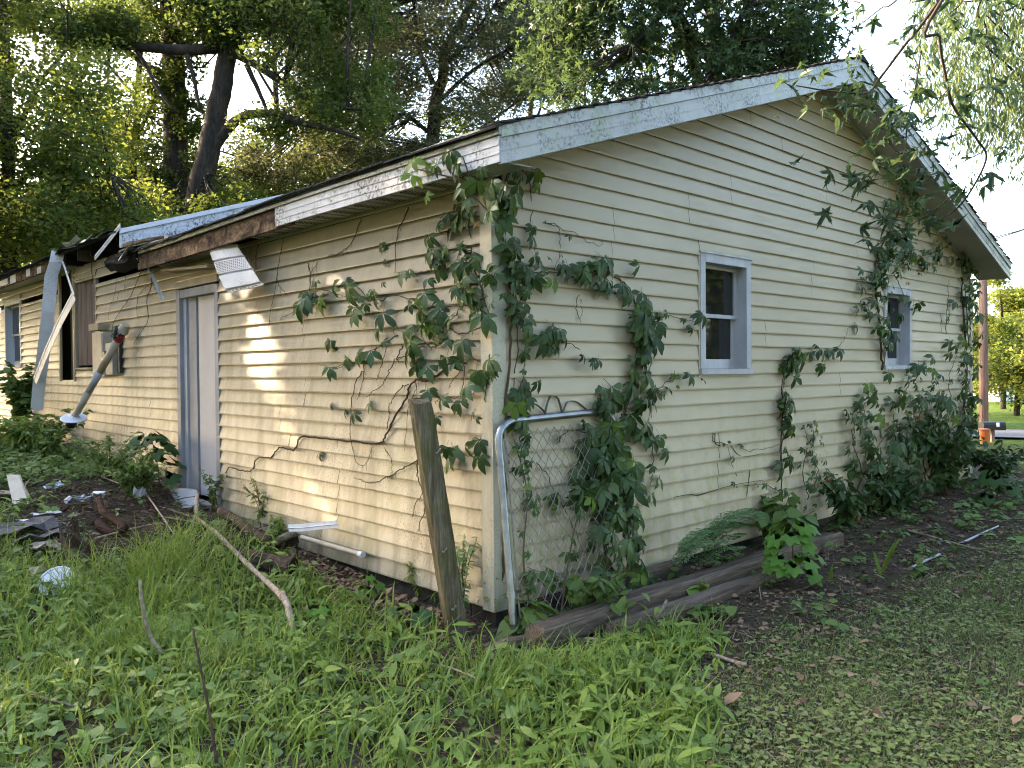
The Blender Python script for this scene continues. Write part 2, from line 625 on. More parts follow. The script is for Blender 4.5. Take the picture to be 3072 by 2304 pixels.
def frames(nrm, dirv):
    """rotation matrices whose Y is dirv and Z near nrm"""
    Y = dirv / np.linalg.norm(dirv, axis=1, keepdims=True)
    Z = nrm - Y * (nrm * Y).sum(1, keepdims=True)
    Z = Z / np.maximum(np.linalg.norm(Z, axis=1, keepdims=True), 1e-6)
    X = np.cross(Y, Z)
    return np.stack([X, Y, Z], axis=2)


def scatter(tpl, P, R, S):
    V, F = tpl
    N, m = len(P), len(V)
    W = np.einsum('nij,mj->nmi', R, V) * np.asarray(S).reshape(-1, 1, 1) + P[:, None, :]
    FF = (F[None] + (np.arange(N) * m)[:, None, None]).reshape(-1, F.shape[1])
    return W.reshape(-1, 3), FF


class Cloud:
    def __init__(s):
        s.v, s.q, s.t, s.n = [], [], [], 0

    def add(s, V, F):
        (s.q if F.shape[1] == 4 else s.t).append(F + s.n)
        s.v.append(V)
        s.n += len(V)

    def leaves(s, tpl, P, R, S):
        if len(P):
            s.add(*scatter(tpl, P, R, S))

    def build(s, name, mat, parent=None, smooth=False):
        V = np.concatenate(s.v)
        if parent is not None:
            V = V - np.array(ORG[parent])
        me = np_mesh(name, V, np.concatenate(s.q) if s.q else None, mat, smooth, np.concatenate(s.t) if s.t else None)
        return link(name, me, None, parent)


def rdir(g, n):
    v = g.normal(size=(n, 3))
    return v / np.linalg.norm(v, axis=1, keepdims=True)

# ================================================================== SETTING
def axis(fine0, fine1, step, far):
    a = list(np.arange(fine0, fine1 + 1e-6, step))
    lo, hi, d = [], [], step
    x = fine0
    while x > -far:
        d *= 1.35
        x -= d
        lo.append(x)
    x, d = fine1, step
    while x < far:
        d *= 1.35
        x += d
        hi.append(x)
    return np.array(lo[::-1] + a + hi)


gx, gy = axis(-6, 12, .12, 600), axis(-6, 12, .12, 600)
XX, YY = np.meshgrid(gx, gy)
ZZ = gz(XX, YY)
nx, ny = len(gx), len(gy)
idx = np.arange(nx * ny).reshape(ny, nx)
Q = np.stack([idx[:-1, :-1], idx[:-1, 1:], idx[1:, 1:], idx[1:, :-1]], -1).reshape(-1, 4)
ground = link('ground', np_mesh('ground', np.stack([XX, YY, ZZ], -1).reshape(-1, 3), Q, MT['ground'], True), None)
tag(ground, 'dark bare soil and lawn ground around the house', 'ground', kind='structure')

# the road past the utility pole
ra, rb = np.array([14.2, 22.0]), np.array([34.0, -14.0])
rdv = (rb - ra) / np.linalg.norm(rb - ra)
rn = np.array([-rdv[1], rdv[0]])
rows = []
for i in range(60):
    t = -60 + 160 * i / 59
    c = np.array([19.0, 2.6]) + rdv * t
    row = []
    for w in (-1.9, 1.9):
        p = c + rn * w
        row.append((p[0], p[1], float(gz(p[0], p[1])) + .05))
    rows.append(row)
tag(MB().sheet(rows).build('road', MT['asphalt']), 'pale grey road beyond the house corner', 'road', kind='structure')

# ================================================================== HOUSE
WID, RIDGE, SL = 9.13, 4.565, .337
WL = 15.4
EX, RY = -.30, -.42          # eave overhang plane, rake overhang plane
HZ = 2.83                    # eave soffit of the near part
YB = 6.52                    # where the taller far part begins
house = thing('house', 'derelict single storey house with cream clapboard siding and a damaged eave', 'house', (0, 0, -.1))


def PT(w, u, d, z):
    return (u, -d, z) if w == 'R' else (-d, u, z)


def ztop(x):
    return 4.50 - SL * abs(x - RIDGE)


def boxw(mb, w, u0, u1, d0, d1, z0, z1):
    return mb.box2(PT(w, u0, d0, z0), PT(w, u1, d1, z1))


# backing walls (a solid shell behind the siding)
def wall_shell():
    mb = MB()
    # gable: pentagon, thick, with openings left by leaving it 0.3 m behind the siding
    g = [(0.31, -.1), (WID, -.1), (WID, ztop(WID) - .02), (RIDGE, ztop(RIDGE) - .02), (.31, ztop(.31) - .02)]
    mb.loft([[(x, .30, z) for x, z in g], [(x, .34, z) for x, z in g]])
    mb.box2((.30, .36, -.1), (.34, WL, 3.25))
    mb.box2((WID - .02, .02, -.1), (WID, WL, 2.9))
    mb.box2((.36, WL - .06, -.1), (WID - .04, WL, 3.25))
    return mb.build('wall_shell', MT['dark'], house)


wall_shell()
found = MB()
found.box2((.03, .03, -.5), (WID - .03, .28, .02))
found.box2((.03, .29, -.5), (.28, WL - .1, .02))
found.build('foundation', MT['foundation'], house)

gable_wall = MB().box2((.1, .008, .0), (WID - .05, .012, .12)).build('gable_wall', MT['side_r'], house)
eave_wall = MB().box2((.008, .1, .0), (.012, WL - .05, .12)).build('eave_wall', MT['side_l'], house)

PITCH = .127


def board(w, ub0, ub1, ut0, ut1, z0, z1, parent, mat, g, lip=.020, off=0.0, name='siding_board'):
    n = max(2, int(abs(ub1 - ub0) / .7) + 1)
    mb = MB()
    rows = []
    for i in range(n + 1):
        t = i / n
        ub, ut = ub0 + (ub1 - ub0) * t, ut0 + (ut1 - ut0) * t
        e = g.uniform(-.002, .002)
        dz = g.uniform(-.0022, .0022)
        k = min(1.0, (z1 - z0) / PITCH)
        rows.append([PT(w, ub, .0005, z0 + .016 + dz), PT(w, ub, lip + e + off, z0 + dz), PT(w, ub, lip + e + off + .0008, z0 + .012 + dz), PT(w, ut, lip * (1 - k) + .003 + off, z1 + .004)])
    mb.sheet(rows)
    return mb.build(name, mat, parent)


def cut(u0, u1, holes):
    segs = [(u0, u1)]
    for a, b in holes:
        out = []
        for s, e in segs:
            if b <= s or a >= e:
                out.append((s, e))
            else:
                if a > s:
                    out.append((s, a))
                if b < e:
                    out.append((b, e))
        segs = out
    return [x for x in segs if x[1] - x[0] > .015]


GW = [(2.345, 3.155, 1.525, 2.567), (6.115, 6.93, 1.55, 2.53)]         # gable windows u0,u1,z0,z1
g7 = random.Random(11)
k = 0
z = 0.0
seam = []
while z < ztop(RIDGE) - .03:
    z1 = z + PITCH
    ub0, ub1 = (.0, WID)
    zz = min(z1, ztop(RIDGE) - .002)

    def lim(zv):
        if zv <= ztop(0):
            return 0.075, WID - .075
        h = (4.50 - zv) / SL
        return RIDGE - h, RIDGE + h
    b0, b1 = lim(z)
    t0, t1 = lim(zz)
    if k % 2 == 0:
        seam = sorted(g7.uniform(1.0, WID - 1.0) for _ in range(2))
        if seam[1] - seam[0] < 1.5:
            seam = [seam[0]]
        if k == 4:
            seam = [2.62, 5.2]
        if k == 18:
            seam = [1.2, 4.35]
        if k == 20:
            seam = [1.22, 4.4]
        if k == 22:
            seam = [2.2, 5.4]
        if k == 24:
            seam = [2.85]
    holes = [(a - .0, b + .0) for a, b, c, d in GW if z1 > c + .004 and z < d - .004]
    for a, b, c, d in GW:
        if z < d < z1:
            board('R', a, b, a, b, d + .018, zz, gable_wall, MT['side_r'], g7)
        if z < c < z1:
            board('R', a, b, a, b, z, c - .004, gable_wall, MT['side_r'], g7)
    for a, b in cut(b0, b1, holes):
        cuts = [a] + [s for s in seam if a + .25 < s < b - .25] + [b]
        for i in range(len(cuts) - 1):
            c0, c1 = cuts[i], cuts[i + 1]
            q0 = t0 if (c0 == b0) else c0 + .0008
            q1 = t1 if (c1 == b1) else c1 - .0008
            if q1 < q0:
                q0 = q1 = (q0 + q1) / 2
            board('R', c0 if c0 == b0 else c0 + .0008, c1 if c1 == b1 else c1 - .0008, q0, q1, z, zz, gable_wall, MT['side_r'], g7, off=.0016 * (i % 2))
    z = z1
    k += 1

# eave wall: door, boarded window, chase, far window
DOOR = (4.27, 5.41, .18, 2.60)
LW = [DOOR, (8.42, 9.50, 1.66, 2.97), (9.50, 10.36, 1.48, 3.25), (12.93, 14.25, 1.70, 2.96)]
z = 0.0
k = 0
while z < 3.17:
    z1 = z + PITCH
    if k % 2 == 0:
        seam = [g7.uniform(1.4, 3.6), g7.uniform(5.9, 7.6), g7.uniform(10.8, 12.4)]
    start, end = (.075, WL) if z < HZ - .02 else (5.7, WL)
    zz = min(z1, 3.19) if start > 1 else min(z1, HZ + .01)
    holes = [(a, b) for a, b, c, d in LW if z1 > c + .01 and z < d - .01]
    for a, b, c, d in LW:
        if z < d - .01 and d + .03 < zz:
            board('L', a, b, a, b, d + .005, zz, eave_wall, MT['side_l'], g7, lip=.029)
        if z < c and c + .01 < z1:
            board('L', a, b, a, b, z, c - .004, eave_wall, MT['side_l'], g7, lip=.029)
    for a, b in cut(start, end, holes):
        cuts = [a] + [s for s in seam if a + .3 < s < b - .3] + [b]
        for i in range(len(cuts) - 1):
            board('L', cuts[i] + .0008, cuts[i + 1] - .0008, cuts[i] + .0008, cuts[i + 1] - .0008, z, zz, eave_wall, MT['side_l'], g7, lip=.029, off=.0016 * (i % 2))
    z = z1
    k += 1

# corner boards
mb = MB()
mb.loft([[(-.036, -.030, zz), (.085, -.030, zz), (.085, -.002, zz), (.0, .0, zz), (-.002, .085, zz), (-.036, .085, zz)] for zz in (-.015, .9, 1.9, 2.82)])
mb.build('corner_board', MT['corner'], house)
mb = MB()
mb.loft([[(WID + .022, -.022, zz), (WID - .085, -.022, zz), (WID - .085, -.002, zz), (WID, .0, zz), (WID + .002, .085, zz), (WID + .022, .085, zz)] for zz in (0, 1.4, 2.82)])
mb.build('corner_board', MT['corner'], house)


# ---------------------------------------------------------------- windows
def window(w, u0, u1, z0, z1, kind='gable'):
    cw = .075
    root = MB()
    boxw(root, w, u0, u0 + cw, -.02, .028, z0 + .05, z1)
    boxw(root, w, u1 - cw, u1, -.02, .028, z0 + .05, z1)
    boxw(root, w, u0 + cw, u1 - cw, -.02, .030, z1 - cw, z1 - .001)
    win = root.build('window', MT['winpaint'], house)
    s = MB()
    boxw(s, w, u0 - .01, u1 + .01, -.12, .045, z0, z0 + .048)
    s.build('sill', MT['winpaint'], win)
    h = MB()
    boxw(h, w, u0 - .012, u1 + .012, .0, .04, z1, z1 + .018)
    h.build('drip_cap', MT['winpaint'], win)
    # reveal
    j = MB()
    dep = -.13
    boxw(j, w, u0 + cw - .012, u0 + cw - .002, dep, -.021, z0 + .049, z1 - cw)
    boxw(j, w, u1 - cw + .002, u1 - cw + .012, dep, -.021, z0 + .049, z1 - cw)
    boxw(j, w, u0 + cw, u1 - cw, dep, -.021, z1 - cw + .002, z1 - cw + .012)
    j.build('jamb', MT['winpaint'], win)
    i0, i1, a0, a1 = u0 + cw, u1 - cw, z0 + .05, z1 - cw
    mid = (a0 + a1) / 2 + .01
    st = .042
    fr = MB()
    for (p, q, d0, d1) in ((mid - .018, a1, -.105, -.075), (a0, mid + .018, -.128, -.107)):
        boxw(fr, w, i0, i0 + st, d0, d1, p, q)
        boxw(fr, w, i1 - st, i1, d0, d1, p, q)
        bot = .085 if p == a0 else .034
        boxw(fr, w, i0 + st, i1 - st, d0, d1 + .002, p, p + bot)
        boxw(fr, w, i0 + st, i1 - st, d0, d1 + .002, q - .034, q)
    fr.build('sash', MT['winpaint'], win)
    for (p, q, d) in ((mid + .016, a1 - .034, -.092), (a0 + .085, mid - .016, -.118)):
        pm = MB()
        boxw(pm, w, i0 + st - .004, i1 - st + .004, d - .003, d, p, q)
        pm.build('pane', MT['glass'], win)
    # vinyl channel round the casing
    c = MB()
    boxw(c, w, u0 - .018, u0 - .002, .0, .022, z0, z1)
    boxw(c, w, u1 + .002, u1 + .018, .0, .022, z0, z1)
    boxw(c, w, u0 - .018, u1 + .018, .0, .020, z0 - .02, z0 - .002)
    c.build('channel', MT['side_r'], win)
    return win


for a in GW:
    window('R', *a)
window('L', 12.93, 14.25, 1.70, 2.96)

# ---------------------------------------------------------------- door
d0, d1 = DOOR[0], DOOR[1]
mb = MB()
boxw(mb, 'L', d0, d0 + .09, -.09, .030, .18, 2.50)
boxw(mb, 'L', d1 - .10, d1, -.09, .032, .18, 2.52)
boxw(mb, 'L', d0 + .09, d1 - .10, -.09, .026, 2.42, 2.51)
dfr = mb.build('door', MT['greytrim'], house)
mb = MB()
boxw(mb, 'L', d0 + .10, d0 + .69, -.075, -.045, .22, 2.415)
pn = mb.build('door_panel', MT['greypaint'], dfr)
mb = MB()
boxw(mb, 'L', d0 + .715, d0 + .93, -.060, -.030, .22, 2.415)
mb.build('side_panel', MT['greytrim'], dfr)
mb = MB()
boxw(mb, 'L', d0 + .955, d1 - .105, -.05, -.01, .22, 2.415)
mb.build('mullion', MT['greypaint'], dfr)
mb = MB()
boxw(mb, 'L', d0 + .06, d1 - .07, -.02, .10, .12, .178)
mb.build('threshold', MT['greytrim'], dfr)
mb = MB()
boxw(mb, 'L', d0 - .02, d1 + .04, .0, .045, 2.525, 2.60)
R_ = Matrix.Rotation(math.radians(3.5), 3, 'X')
mb.box(PT('L', (d0 + d1) / 2 - .02, .10, 2.70), (.16, 1.30, .03), R_)
mb.build('door_head', MT['tan'], house)

# ---------------------------------------------------------------- boarded window and brown chase
mb = MB()
boxw(mb, 'L', 8.47, 8.98, -.03, -.01, 1.70, 2.93)
boxw(mb, 'L', 8.985, 9.45, -.03, -.008, 1.70, 2.93)
bw = mb.build('boarded_window', MT['ply'], house)
mb = MB()
boxw(mb, 'L', 8.42, 8.46, -.02, .03, 1.64, 2.97)
boxw(mb, 'L', 9.46, 9.50, -.02, .03, 1.64, 2.97)
boxw(mb, 'L', 8.46, 9.46, -.02, .026, 2.935, 2.97)
mb.build('frame', MT['tan'], bw)
mb = MB()
boxw(mb, 'L', 8.42, 9.50, -.03, .03, 1.615, 1.638)
mb.build('sill', MT['brown'], bw)
mb = MB()
boxw(mb, 'L', 9.58, 10.28, -.16, -.12, 1.48, 3.19)
boxw(mb, 'L', 9.52, 9.575, -.16, .0, 1.48, 3.19)
ch = mb.build('open_chase', MT['brown'], house)
mb = MB()
boxw(mb, 'L', 9.505, 9.575, .001, .035, 1.46, 3.17)
mb.build('trim', MT['tan'], ch)
mb = MB()
boxw(mb, 'L', 10.285, 10.37, .001, .035, 1.46, 3.17)
mb.build('trim', MT['tan'], ch)

# ---------------------------------------------------------------- roof
def roofz(x, lift=0.0):
    return 4.665 + lift - SL * abs(x - RIDGE)


def roof_slab(y0, y1, lift, name, x0=-.33, x1=WID + .33):
    mb = MB()
    for a, b in ((x0, RIDGE), (RIDGE, x1)):
        mb.slab([[(a, y0, roofz(a, lift)), (b, y0, roofz(b, lift))], [(a, y1, roofz(a, lift)), (b, y1, roofz(b, lift))]], (0, 0, -.025))
    return mb.build(name, MT['shingle'], house)


LIFT = .30
roof = roof_slab(RY + .01, YB - .05, 0.0, 'roof')
roof2 = roof_slab(YB + .02, WL + .2, LIFT, 'roof', x0=-.33)
gs = random.Random(3)
# shingle tabs along the rake edges and the eave
for side in (-1, 1):
    L = (RIDGE + .33) / math.cos(math.atan(SL))
    n = int(L / .145)
    for i in range(n):
        a = (RIDGE + .33) * i / n
        b = (RIDGE + .33) * (i + 1.12) / n
        xa, xb = (-.335 + a, -.335 + b) if side < 0 else (WID + .335 - a, WID + .335 - b)
        lift = gs.uniform(.002, .012)
        over = gs.uniform(.018, .034)
        mb = MB()
        mb.slab([[(xa, RY - over, roofz(xa) + .016 + lift), (xb, RY - over, roofz(xb) + .004)], [(xa, RY + .16, roofz(xa) + .018 + lift), (xb, RY + .16, roofz(xb) + .005)]], (0, 0, -.009))
        mb.build('shingle', MT['shingle'], roof)
yy = RY - .02
while yy < 5.9:
    wd = gs.uniform(.26, .34)
    sag = -.012 + .02 * math.sin(yy * .9)
    c = gs.uniform(0, .02)
    mb = MB()
    mb.slab([[(-.362 + gs.uniform(-.01, .012), yy, roofz(-.36) + sag + .02 - c * .3), (-.05, yy, roofz(-.05) + .014)], [(-.362 + gs.uniform(-.01, .012), yy + wd - .006, roofz(-.36) + sag + .02 - c), (-.05, yy + wd - .006, roofz(-.05) + .014)]], (0, 0, -.012))
    mb.build('shingle', MT['shingle'], roof)
    yy += wd
yy = YB + .3
while yy < WL:
    wd = gs.uniform(.3, .5)
    mb = MB()
    t = gs.uniform(-.03, .04)
    mb.slab([[(-.37 + gs.uniform(-.03, .03), yy, roofz(-.36, LIFT) + .02 + t), (-.05, yy, roofz(-.05, LIFT) + .016)], [(-.37 + gs.uniform(-.03, .03), yy + wd - .01, roofz(-.36, LIFT) + .02 - t * .5), (-.05, yy + wd - .01, roofz(-.05, LIFT) + .016)]], (0, 0, -.012))
    mb.build('shingle', MT['shingle'], roof2)
    yy += wd
# ridge cap
mb = MB()
mb.loft([[(RIDGE - .15, y, roofz(RIDGE) - .03), (RIDGE, y, roofz(RIDGE) + .028), (RIDGE + .15, y, roofz(RIDGE) - .03)] for y in (RY - .03, YB)])
mb.build('ridge_cap', MT['shingle'], roof)
mb = MB()
vp = at(1065, 522, D=9.5)
mb.tube([(vp[0], vp[1], roofz(vp[0]) - .02), (vp[0], vp[1], roofz(vp[0]) + .10)], .05, 10)
mb.tube([(vp[0], vp[1], roofz(vp[0]) + .10), (vp[0], vp[1], roofz(vp[0]) + .14)], .065, 10)
mb.build('vent_pipe', MT['drip'], roof)


# ---------------------------------------------------------------- rake boards on the gable (two lengths on the left slope, one on the right)
def rake_piece(xa, xb, d0, d1, y0, y1, name, mat, parent, lift=0.0, yb=None):
    """board following the slope between depths d0 (top) and d1 (bottom) below the roof line"""
    mb = MB()
    ring = lambda x: [(x, y0, roofz(x, lift) - d0), (x, y1, roofz(x, lift) - d0), (x, y1, roofz(x, lift) - d1), (x, y0, roofz(x, lift) - d1)]
    mb.loft([ring(xa), ring(xb)])
    return mb.build(name, mat, parent)


def rake(xa, xb, parent, mat):
    r = rake_piece(xa, xb, .078, .232, RY, RY + .02, 'rake_board', mat, parent)
    rake_piece(xa, xb, .150, .158, RY - .0035, RY - .0005, 'rib', mat, r)
    rake_piece(xa, xb, .218, .232, RY - .006, RY - .0008, 'bottom_lip', mat, r)
    return r


rake(EX, 2.05, house, MT['rake'])
rake(2.054, RIDGE, house, MT['rake'])
rake(WID - EX, RIDGE + .002, house, MT['rake'])
for xa, xb in ((EX - .004, 3.1), (3.106, RIDGE), (WID - EX, RIDGE + .002)):
    rake_piece(xa, xb, -.002, .075, RY - .012, RY + .02, 'drip_strip', MT['rake'], house)
# rake soffit, panel by panel
for side in (0, 1):
    n = 16
    for i in range(n):
        a, b = i / n, (i + 1) / n
        xa, xb = (RIDGE - (RIDGE - EX) * a, RIDGE - (RIDGE - EX) * b) if side == 0 else (RIDGE + (RIDGE - EX) * a, RIDGE + (RIDGE - EX) * b)
        e = .004 * (1 if side else -1)
        mb = MB()
        mb.slab([[(xa + e, RY + .022, roofz(xa) - .200), (xb - e * .2, RY + .022, roofz(xb) - .206)], [(xa + e, .0, roofz(xa) - .190), (xb - e * .2, .0, roofz(xb) - .196)]], (0, 0, .008))
        mb.build('rake_soffit_panel', MT['soffit'], house)
    # moulding where soffit meets wall
    sgn = -1 if side == 0 else 1
    rake_piece(RIDGE, RIDGE + sgn * (RIDGE + .02), .198, .225, -.045, -.012, 'frieze_trim', MT['soffit'], house)

# ---------------------------------------------------------------- eave of the near part
E0, E1, EW = RY + .0, 5.86, 2.42
FZ0, FZ1, FZ2 = 2.805, 2.962, 3.035


def fsag(y):
    return .012 * math.sin(y * .9) - .008


def eave_strip(y0, y1, z0, z1, x0, x1, name, mat, parent, n=10):
    mb = MB()
    rr = []
    for i in range(n + 1):
        y = y0 + (y1 - y0) * i / n
        s = fsag(y) * sm(0, 1.2, y)
        rr.append([(x0, y, z0 + s), (x1, y, z0 + s), (x1, y, z1 + s), (x0, y, z1 + s)])
    mb.loft(rr)
    return mb.build(name, mat, parent)


fs = eave_strip(E0 + .004, EW, FZ0, FZ1 - .002, EX - .010, EX + .005, 'fascia_cover', MT['white'], house)
eave_strip(E0 + .006, EW - .004, FZ0 + .048, FZ0 + .056, EX - .015, EX - .0105, 'rib', MT['white'], fs)
eave_strip(E0 + .006, EW - .004, FZ0 + .100, FZ0 + .108, EX - .015, EX - .0105, 'rib', MT['white'], fs)
eave_strip(EW - .25, E1, FZ0 - .012, FZ1 - .004, EX + .007, EX + .042, 'fascia_board', MT['rot'], house, 14)
eave_strip(E0 - .01, E1 - .1, FZ1 + .001, FZ2 - .004, EX - .026, EX - .004, 'drip_edge', MT['drip'], house, 14)
# soffit strips under the eave
yy = E0 + .03
i = 0
while yy < 2.95:
    w_ = .30
    mb = MB()
    mb.slab([[(EX + .045, yy, FZ0 + .012), (-.018, yy, HZ - .005)], [(EX + .045, yy + w_ - .006, FZ0 + .018), (-.018, yy + w_ - .006, HZ - .001)]], (0, 0, .005))
    sp = mb.build('soffit_panel', MT['soffit'], house)
    mb = MB()
    for q in range(7):
        for r in range(5):
            mb.box((EX + .07 + q * .03, yy + .10 + r * .022, FZ0 + .0105 + (HZ - FZ0 - .017) * (.025 + q * .03) / .235 + .003), (.014, .006, .004))
    if yy > E0 + .2:
        tag(mb.build('vent_hole', MT['dark'], sp), kind='stuff')
    yy += w_
for (ya, yb, dz) in ((4.05, 4.40, .0), (4.41, 4.75, -.005), (4.76, 5.10, -.01), (5.11, 5.40, -.02)):
    n = 8
    ga = [[(EX + .02 + (.03 * ((j * 7) % 3)) + .03, ya + (yb - ya) * j / n, FZ0 - .01 + dz), (-.02, ya + (yb - ya) * j / n, HZ + dz - .02)] for j in range(n + 1)]
    MB().slab(ga, (0, 0, .005)).build('soffit_panel', MT['soffit'], house)
# rough framing seen where the soffit is gone
for ry_ in (3.05, 3.5, 3.95, 5.5):
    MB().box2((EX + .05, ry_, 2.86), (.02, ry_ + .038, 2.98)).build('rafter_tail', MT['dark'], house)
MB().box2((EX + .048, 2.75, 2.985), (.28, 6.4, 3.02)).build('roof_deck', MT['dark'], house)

# ---------------------------------------------------------------- far part: rake above the near roof, broken eave
def far_rake(d0, d1, y0, y1, name, mat, parent, xa=EX, xb=RIDGE):
    return rake_piece(xa, xb, d0, d1, y0, y1, name, mat, parent, lift=LIFT)


fr_ = far_rake(.055, .225, YB - .06, YB - .04, 'rake_board', MT['white'], house)
far_rake(.125, .132, YB - .064, YB - .0605, 'rib', MT['white'], fr_)
far_rake(.175, .182, YB - .064, YB - .0605, 'rib', MT['white'], fr_)
far_rake(-.004, .052, YB - .085, YB - .045, 'drip_strip', MT['whitep'], house)
mb = MB()
g = [(.02, 3.05), (WID, 3.05), (WID, roofz(WID, LIFT) - .04), (RIDGE, roofz(RIDGE, LIFT) - .04), (.02, roofz(.02, LIFT) - .04)]
mb.loft([[(x, YB, zz) for x, zz in g], [(x, YB + .04, zz) for x, zz in g]])
mb.build('end_wall', MT['side_l'], house)
# remaining fascia at the far left, with flaking paint
FF0, FF1 = 3.14, 3.33
MB().box2((EX - .0, 9.45, FF0), (EX + .035, WL + .1, FF1)).build('fascia_board', MT['rot'], house)
MB().box2((EX + .04, 9.35, FF0 + .02), (-.02, WL, FF0 + .028)).build('soffit_panel', MT['soffit'], house)
for i, (ya, yb) in enumerate(((11.9, 12.3), (12.5, 13.2), (10.2, 10.45), (10.9, 11.15))):
    MB().box2((EX - .004, ya, FF0 + .01 + .02 * (i % 2)), (EX - .001, yb, FF1 - .04 - .02 * (i % 3))).build('paint_flake', MT['whitep'], house)
# solid near-black box as painted shade behind the missing eave, rafter tails, curled sheets
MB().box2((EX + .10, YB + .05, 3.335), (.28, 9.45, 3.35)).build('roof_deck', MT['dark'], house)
MB().box2((.02, YB + .05, 3.19), (.28, 9.45, 3.33)).build('attic_shade_fill', MT['dark'], house)
for ry_ in (6.75, 7.25, 7.85, 8.45, 9.05):
    MB().box2((EX + .06, ry_, 3.16), (.02, ry_ + .04, 3.31)).build('rafter_tail', MT['felt'] if ry_ != 8.45 else MT['brown'], house)
for (ya, yb, tip, mat) in ((7.35, 7.75, -.04, 'drip'), (7.9, 8.6, .05, 'drip'), (8.7, 9.1, .0, 'shingle'), (6.75, 7.25, -.02, 'felt')):
    gr = [[(EX - .10 + .05 * j * .4, ya + (yb - ya) * t, 3.345 + tip * (1 - j / 2) + .03 * math.sin(t * 5 + ya)) for j in range(3)] for t in (0, .5, 1)]
    MB().slab(gr, (0, 0, .006)).build('loose_shingle', MT[mat], house)
# split boards and broken lath where the two roofs meet
for i, (p, q, w_) in enumerate((((EX, 6.30, 3.10), (EX + .06, 5.2, 3.075), .02), ((EX - .01, 6.45, 3.05), (EX + .05, 5.6, 3.07), .015), ((EX + .05, 6.5, 3.13), (EX + .05, 5.9, 3.1), .03))):
    MB().tube([p, ((p[0] + q[0]) / 2, (p[1] + q[1]) / 2, (p[2] + q[2]) / 2 + .015), q], w_, 4).build('split_lath', MT['branch2' if i else 'rot'], house)
# torn roofing felt drooping from the broken end of the eave
gr = []
for j in range(7):
    t = j / 6
    y = 5.80 + 1.12 * t
    zt = 3.02 - .05 * t - .04 * math.sin(t * 6)
    zb = 2.80 + .02 * math.sin(t * 9) + .05 * t * t
    gr.append([(EX - .02 + .04 * math.sin(t * 4), y, zt), (EX - .05 + .02 * math.sin(t * 7), y, (zt + zb) / 2), (EX + .03 + .02 * math.cos(t * 5), y + .02, zb)])
MB().slab(gr, (.006, 0, 0)).build('roofing_felt', MT['felt'], house)
gr = [[(EX - .03, 5.80 + .3 * t, 3.045 - .07 * t * t), (EX - .11, 5.82 + .36 * t, 3.03 - .12 * t), (EX - .13, 5.85 + .25 * t, 2.99 - .10 * t)] for t in (0, .5, 1)]
MB().slab(gr, (0, 0, .004)).build('bent_flashing', MT['drip'], house)

# ================================================================== LOOSE AND HANGING PIECES
def strip(name, label, cat, pts, width, wdir, mat, ribs=2, thick=.006, group=None):
    """a ribbed strip of sheet metal along pts; wdir = direction of its width"""
    wd = Vector(wdir).normalized()
    base = Vector(pts[-1])
    t = thing(name, label, cat, base, group)
    P = [Vector(p) for p in pts]
    nrm = (P[-1] - P[0]).cross(wd).normalized()
    m1 = MB()
    m1.slab([[p - wd * width / 2, p + wd * width / 2] for p in P], nrm * thick)
    m1.build('sheet', mat, t)
    for r in range(ribs):
        f = -.5 + (r + 1) / (ribs + 1)
        rb = MB()
        rb.tube([p + wd * width * f - nrm * .001 for p in P], .006, 5)
        rb.build('rib', mat, t)
    return t


# long crumpled fascia strip hanging from the far eave to the weeds
strip('hanging_fascia_strip', 'long white fascia strip hanging from the far eave down to the weeds', 'fascia strip',
      [(-.33, 9.08, 3.36), (-.36, 9.10, 3.20), (-.40, 9.2, 3.0), (-.41, 9.35, 2.5), (-.42, 9.62, 1.9), (-.42, 9.9, 1.45), (-.42, 10.08, 1.02)], .17, (1, -.35, .0), MT['whitep'], 3)
t = thing('bent_fascia_strip', 'white metal strip folded at an elbow in front of the boarded window', 'fascia strip', (-.5, 9.7, 1.45))
mb = MB()
mb.slab([[(-.35, 8.76, 3.17), (-.35, 8.82, 3.16)], [(-.48, 7.74, 2.62), (-.48, 7.80, 2.60)]], (.004, 0, 0)).build('thin_leg', MT['whitep'], t)
mb = MB()
wv = Vector((0, .075, .055))
P = [Vector((-.49, 7.73, 2.60)), Vector((-.52, 8.3, 2.28)), Vector((-.53, 9.0, 1.88)), Vector((-.52, 9.72, 1.47))]
mb.slab([[p - wv, p + wv] for p in P], (.005, 0, 0)).build('wide_leg', MT['whitep'], t)
mb = MB()
mb.tube([p + wv * .5 + Vector((-.003, 0, 0)) for p in P], .005, 5).build('rib', MT['whitep'], t)

# hanging perforated soffit panel beside the door
TL, TR, BL, BR = [Vector(v) for v in ((-.25, 3.915, 2.80), (-.20, 3.403, 2.79), (-.25, 3.482, 2.332), (-.20, 2.916, 2.367))]
t = thing('hanging_soffit_panel', 'white perforated soffit panel dangling above the right of the door', 'soffit panel', tuple(BL))
prof = [(0, 0), (.07, .004), (.10, .012), (.29, .012), (.31, -.006), (.335, .012), (.60, .012), (.62, -.006), (.645, .012), (.93, .012), (.95, -.004), (1.0, -.004)]
out = (TR - TL).cross(BL - TL).normalized()
if out.x > 0:
    out = -out
gr = []
for (f, h) in prof:
    row = []
    for j in range(5):
        s_ = j / 4
        p = TL.lerp(BL, f).lerp(TR.lerp(BR, f), s_) + out * (h * 1.5 + .02 * math.sin(s_ * 3 + f * 2))
        row.append(p)
    gr.append(row)
mb = MB()
mb.slab(gr, -out * .004).build('panel', MT['whitep'], t)
mb = MB()
